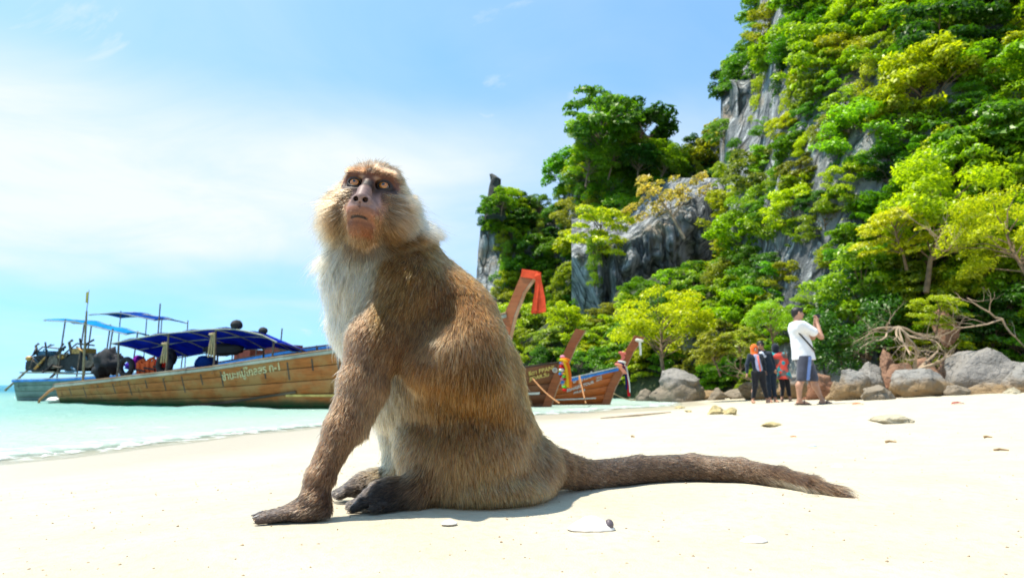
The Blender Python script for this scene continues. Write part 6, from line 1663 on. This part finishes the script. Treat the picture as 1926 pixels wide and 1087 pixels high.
def head(c, f, s_=1.0):
    """skull, jaw, nose and ears; f = the way the face points (unit, horizontal)"""
    c = np.array(c, float); f = np.array(f, float); f /= np.linalg.norm(f); l = np.array([-f[1], f[0], 0])
    pr = [E_(c, (0.082 * s_, 0.082 * s_, 0.105 * s_), 0.02), E_(c + f * 0.025 * s_ - np.array([0, 0, 0.055]) * s_, (0.062 * s_, 0.062 * s_, 0.062 * s_), 0.03), C(c + f * 0.075 * s_ + np.array([0, 0, 0.01]), c + f * 0.098 * s_ - np.array([0, 0, 0.022]) * s_, 0.010, 0.014, 0.012),
          C(c + f * 0.07 * s_ - l * 0.02 - np.array([0, 0, 0.058]) * s_, c + f * 0.07 * s_ + l * 0.02 - np.array([0, 0, 0.058]) * s_, 0.012, 0.012, 0.008)]
    for s2 in (-1, 1): pr.append(E_(c + l * s2 * 0.082 * s_ - f * 0.005, (0.02, 0.02, 0.032), 0.008))
    return pr
def eyes(root, c, f, s_=1.0):
    c = np.array(c, float); f = np.array(f, float); f /= np.linalg.norm(f); l = np.array([-f[1], f[0], 0])
    for s2 in (-1, 1): MB().ball(c + f * 0.071 * s_ + l * s2 * 0.031 + np.array([0, 0, 0.004]), 0.0125, 8, 6).build('eye', M_cam, root, True)
def foot_p(a, d, s_=1.0):
    a = np.array(a, float); d = np.array(d, float); d /= np.linalg.norm(d); z = np.array([0, 0, 1.0])
    return [C(a, a - z * 0.045 + d * 0.03, 0.038 * s_, 0.035, 0.02), C(a - z * (a[2] - 0.035) - d * 0.03, a - z * (a[2] - 0.032) + d * 0.10, 0.034, 0.030, 0.02), C(a - z * (a[2] - 0.03) + d * 0.10, a - z * (a[2] - 0.022) + d * 0.165, 0.030, 0.020, 0.02)]

# --- the photographer
mp = at(1525, 761, 12.3); mp[2] = gz(mp[0], mp[1])
man = empty('person', tuple(mp)); tag(man, 'person in white t-shirt and dark shorts standing side-on, raising a camera', 'person')
hd_ = np.array([-0.135, 0, 1.625]); fdir = np.array([0.97, -0.1, 0])
shn = np.array([-0.17, -0.18, 1.42]); shf = np.array([-0.15, 0.18, 1.42])
eln = np.array([0.17, -0.20, 1.19]); elf = np.array([0.15, 0.10, 1.20]); han = np.array([0.18, -0.06, 1.45]); haf = np.array([0.19, 0.05, 1.46])
hipn = np.array([-0.10, -0.09, 0.88]); hipf = np.array([-0.04, 0.09, 0.88]); knn = np.array([-0.16, -0.10, 0.47]); knf = np.array([0.10, 0.10, 0.47]); ann = np.array([-0.24, -0.10, 0.085]); anf = np.array([0.25, 0.10, 0.085])
B = head(hd_, fdir) + [C((-0.155, 0, 1.42), hd_ - np.array([0.02, 0, 0.05]), 0.062, 0.056, 0.03)]
torso = [C((-0.16, -0.11, 1.36), (-0.15, 0.11, 1.36), 0.105, 0.105, 0.06), C((-0.15, 0, 1.34), (-0.10, 0, 1.05), 0.135, 0.125, 0.06), C((-0.10, 0, 1.05), (-0.07, 0, 0.90), 0.125, 0.14, 0.06)]
B += torso + chain([shn, eln], [0.058, 0.042]) + chain([eln, han], [0.042, 0.027]) + chain([shf, elf], [0.058, 0.042]) + chain([elf, haf], [0.042, 0.027])
B += chain([hipn, knn], [0.095, 0.058]) + chain([knn, (knn + ann) / 2 + np.array([-0.03, 0, 0.06]), ann], [0.055, 0.057, 0.034]) + chain([hipf, knf], [0.095, 0.058]) + chain([knf, (knf + anf) / 2 + np.array([-0.03, 0, 0.06]), anf], [0.055, 0.057, 0.034])
B += foot_p(ann, (1, 0, 0)) + foot_p(anf, (1, 0, 0)) + hand(han, (0.05, 0.25, 1), 1, 0.5) + hand(haf, (0.05, -0.25, 1), -1, 0.5)
mb_ = fig_mesh('body', B, 0.0065, M_skin, man); eyes(mb_, hd_, fdir)
fig_mesh('t_shirt', [C((-0.16, -0.115, 1.355), (-0.15, 0.115, 1.355), 0.122, 0.122, 0.05), C((-0.155, 0, 1.33), (-0.10, 0, 1.05), 0.160, 0.165, 0.06), C((-0.10, 0, 1.05), (-0.075, 0, 0.76), 0.170, 0.205, 0.05)] + chain([shn, shn + (eln - shn) * 0.62], [0.082, 0.080], 0.04) + chain([shf, shf + (elf - shf) * 0.62], [0.082, 0.080], 0.04), 0.012, M_tee, mb_, [((0, 0, -1), -0.79), ((0, 0, 1), 1.475)])
sh_ = fig_mesh('shorts', [C((-0.08, 0, 0.9), (-0.07, 0, 0.80), 0.155, 0.155, 0.03)] + chain([hipn, knn + (knn - hipn) * 0.0], [0.125, 0.105], 0.03) + chain([hipf, knf], [0.125, 0.105], 0.03), 0.012, M_short, mb_, [((0, 0, -1), -0.41), ((0, 0, 1), 0.86)])
fig_mesh('stripe', chain([hipn + np.array([0.05, -0.085, 0]), knn + np.array([0.05, -0.075, -0.05])], [0.045, 0.038], 0.01), 0.01, M_strp, sh_, [((0, 0, -1), -0.43), ((0, 0, 1), 0.84)])
fig_mesh('hair', [E_(hd_ + np.array([-0.018, 0, 0.03]), (0.096, 0.090, 0.093), 0.02), C(hd_ + np.array([-0.07, 0, -0.03]), hd_ + np.array([-0.05, 0, 0.03]), 0.045, 0.06, 0.03), E_(hd_ + np.array([0.06, 0, 0.085]), (0.045, 0.06, 0.03), 0.02)], 0.01, M_hair, mb_, [((0.8, 0, -0.6), 0.8 * (hd_[0] + 0.052) - 0.6 * hd_[2])])
MB().tube([(-0.30, -0.02, 1.40), (-0.27, -0.13, 1.35), (-0.18, -0.185, 1.22), (-0.06, -0.185, 1.08), (0.04, -0.16, 0.97), (0.10, -0.05, 0.93)], 0.014, 6).build('strap', M_strap, mb_, True)
cm_ = empty('camera', (0, 0, 0)); cm_.location = tuple(mp + np.array([0.20, 0.0, 1.575])); tag(cm_, 'small black camera held up in the hands of the person in white', 'camera')
MB().box((0, 0, 0), (0.028, 0.055, 0.035)).build('camera_body', M_cam, cm_); MB().tube([(0.025, 0, 0), (0.06, 0, 0)], 0.026, 14).build('lens', M_cam, cm_)
for an in (ann, anf):
    o = MB().box((an[0] + 0.06, an[1], 0.008), (0.135, 0.045, 0.010)).build('sandal', M_strap, mb_)
    MB().tube([(an[0] + 0.06, an[1] - 0.05, 0.02), (an[0] + 0.09, an[1], 0.075), (an[0] + 0.06, an[1] + 0.05, 0.02)], 0.008, 6).build('sandal_strap', M_strap, o)

# --- three women standing together
def woman(px, D, label, Hh, spec):
    p = at(px, 758, D); p[2] = gz(p[0], p[1]); r = empty('person', tuple(p)); tag(r, label, 'person'); s_ = Hh / 1.6
    S = lambda v: np.array(v, float) * s_
    f = np.array(spec['face'], float); hc = S(spec['head']); nk = S(spec['neck']); hp_ = S(spec['hip']); shl, shr = S(spec['shl']), S(spec['shr'])
    B = head(hc, f, 0.95 * s_) + [C(nk, hc - np.array([0, 0, 0.04]), 0.05 * s_, 0.048 * s_)]
    T = [C(shl * 0.75 + shr * 0.25 - np.array([0, 0, 0.05]), shr * 0.75 + shl * 0.25 - np.array([0, 0, 0.05]), 0.09 * s_, 0.09 * s_, 0.05), C(nk - np.array([0, 0, 0.12]), (nk + hp_) / 2, 0.115 * s_, 0.10 * s_, 0.05), C((nk + hp_) / 2, hp_, 0.10 * s_, 0.13 * s_, 0.06)]
    arms = []; hands = []
    for sh__, el, wr, sd2 in ((shl, S(spec['ell']), S(spec['wrl']), -1), (shr, S(spec['elr']), S(spec['wrr']), 1)):
        arms.append((sh__, el, wr)); B += chain([sh__, el, wr], [0.048 * s_, 0.038 * s_, 0.025 * s_]); B += hand(wr, wr - el, sd2, 0.35, 0.92 * s_)
    legs = []
    for hx, kn, an in ((-0.085, S(spec['knl']), S(spec['anl'])), (0.085, S(spec['knr']), S(spec['anr']))):
        hj = hp_ + np.array([hx * s_, 0, -0.04]); legs.append((hj, kn, an)); B += chain([hj, kn, (kn + an) / 2 + np.array([0, 0.02, 0.05]), an], [0.098 * s_, 0.056 * s_, 0.055 * s_, 0.032 * s_]); B += foot_p(an, (an[0] * 0.6, -1, 0) if spec.get('front', True) else (0.5, 1, 0), 0.9)
    b = fig_mesh('body', B + T, 0.009, M_skin, r); 
    return r, b, T, arms, legs, hc, f, s_
def infl(pr, d): return [dict(p, ra=p['ra'] + d, rb=p['rb'] + d) if p['t'] == 'c' else dict(p, r=p['r'] + d) for p in pr]
def scarf(b, hc, f, s_, mat):
    f = f / np.linalg.norm(f)
    pr = [E_(hc + np.array([0, 0, 0.012]) - f * 0.012, (0.100 * s_, 0.100 * s_, 0.120 * s_), 0.02), C(hc - np.array([0, 0, 0.07]) - f * 0.02, hc - np.array([0, 0, 0.17]) - f * 0.0, 0.088 * s_, 0.105 * s_, 0.04), E_(hc + f * 0.105 * s_ - np.array([0, 0, 0.012]), (0.052 * s_, 0.052 * s_, 0.070 * s_), 0.01, '-')]
    return fig_mesh('headscarf', pr, 0.009, mat, b)
# orange headscarf
r, b, T, arms, legs, hc, f, s_ = woman(1428, 17.8, 'person in orange headscarf, dark top with pale lavender front and black leggings', 1.52, dict(face=(0.1, -1, 0), head=(-0.06, 0, 1.47), neck=(-0.045, 0, 1.33), hip=(0.02, 0, 0.84), shl=(-0.20, 0, 1.28), shr=(0.12, 0.02, 1.28), ell=(-0.29, -0.02, 1.03), wrl=(-0.31, -0.05, 0.82), elr=(0.22, 0.10, 1.06), wrr=(0.25, 0.14, 0.90), knl=(-0.10, -0.03, 0.46), anl=(-0.17, 0, 0.075), knr=(0.13, -0.02, 0.46), anr=(0.23, 0, 0.075)))
eyes(b, hc, f, 0.95); scarf(b, hc, f, s_, M_hij)
tp = fig_mesh('top', infl(T, 0.018) + sum([infl(chain(list(a), [0.048, 0.038, 0.025]), 0.012) for a in arms], []), 0.010, M_navyf, b, [((0, 0, -1), -0.80 * s_)])
fig_mesh('front_panel', [C((-0.045, -0.055, 1.20), (0.015, -0.06, 0.86), 0.085, 0.09, 0.02)], 0.010, M_lav, tp, [((0, 0, -1), -0.80), ((0, 0, 1), 1.25)]); MB().tube([(-0.03, -0.142, 1.22), (-0.01, -0.147, 1.05), (0.02, -0.155, 0.82)], 0.022, 8).build('coral_stripe', M_corals, tp, True)
fig_mesh('leggings', sum([infl(chain(list(l), [0.098, 0.056, 0.034]), 0.012) for l in legs], []) + infl(T[2:], 0.012), 0.010, M_blackf, b, [((0, 0, -1), -0.13), ((0, 0, 1), 0.83)])
# sunglasses, dark wetsuit
r, b, T, arms, legs, hc, f, s_ = woman(1450, 18.15, 'person with sunglasses in a dark navy wetsuit, head leaning towards the orange headscarf', 1.60, dict(face=(-0.35, -1, 0), head=(-0.20, 0, 1.49), neck=(-0.13, 0, 1.34), hip=(0.02, 0, 0.86), shl=(-0.26, 0.02, 1.29), shr=(0.04, 0.0, 1.28), ell=(-0.33, 0.05, 1.06), wrl=(-0.36, 0.0, 0.90), elr=(0.11, -0.02, 1.04), wrr=(0.12, -0.08, 0.86), knl=(-0.04, 0, 0.47), anl=(-0.02, 0, 0.075), knr=(0.09, 0, 0.47), anr=(0.12, 0, 0.075)))
fn = f / np.linalg.norm(f); ll = np.array([-fn[1], fn[0], 0])
gl_ = MB()
for s2 in (-1, 1): gl_.ball(hc + fn * 0.078 + ll * s2 * 0.034 + np.array([0, 0, 0.006]), (0.028, 0.016, 0.022), 10, 7)
gl_.tube([hc + fn * 0.088 - ll * 0.03 + np.array([0, 0, 0.01]), hc + fn * 0.088 + ll * 0.03 + np.array([0, 0, 0.01])], 0.006, 6); gl_.build('sunglasses', M_cam, b, True)
fig_mesh('hair', [E_(hc + np.array([0, 0, 0.022]) - fn * 0.022, (0.098, 0.098, 0.108), 0.02), C(hc - fn * 0.05, hc - fn * 0.06 - np.array([0, 0, 0.14]), 0.075, 0.06, 0.03), E_(hc + fn * 0.11 - np.array([0, 0, 0.04]), (0.075, 0.075, 0.085), 0.01, '-')], 0.009, M_hair, b)
st = fig_mesh('wetsuit', infl(T, 0.016) + sum([infl(chain(list(a), [0.048, 0.038, 0.027]), 0.011) for a in arms], []) + sum([infl(chain(list(l), [0.098, 0.056, 0.034]), 0.011) for l in legs], []), 0.010, M_navyf, b, [((0, 0, -1), -0.13)])
fig_mesh('chest_print', [C((-0.20, -0.055, 1.26), (-0.13, -0.06, 1.20), 0.07, 0.075, 0.02)], 0.010, M_prnt, st)
# coral dress
r, b, T, arms, legs, hc, f, s_ = woman(1474, 18.3, 'person in coral patterned dress and dark headscarf, one hand raised', 1.55, dict(front=False, face=(0.9, 0.5, 0), head=(-0.14, 0, 1.45), neck=(-0.10, 0, 1.32), hip=(0.0, 0, 0.86), shl=(-0.24, 0, 1.26), shr=(0.06, 0, 1.26), ell=(-0.26, 0.06, 1.04), wrl=(-0.12, 0.14, 1.0), elr=(0.15, 0.03, 1.05), wrr=(0.12, -0.02, 1.22), knl=(0.0, 0, 0.47), anl=(-0.04, 0, 0.075), knr=(0.13, 0, 0.47), anr=(0.18, 0, 0.075)))
eyes(b, hc, f, 0.95); scarf(b, hc, f, s_, M_hijd)
fig_mesh('dress', infl(T, 0.03) + [C((-0.03, 0, 0.98), (0.05, 0, 0.56), 0.16, 0.21, 0.05)] + sum([infl(chain(list(a[:2]), [0.048, 0.040]), 0.022) for a in arms], []), 0.011, M_dress, b, [((0, 0, -1), -0.58)])
fig_mesh('leggings', sum([infl(chain(list(l), [0.090, 0.056, 0.034]), 0.010) for l in legs], []), 0.010, M_blackf, b, [((0, 0, -1), -0.13), ((0, 0, 1), 0.75)])
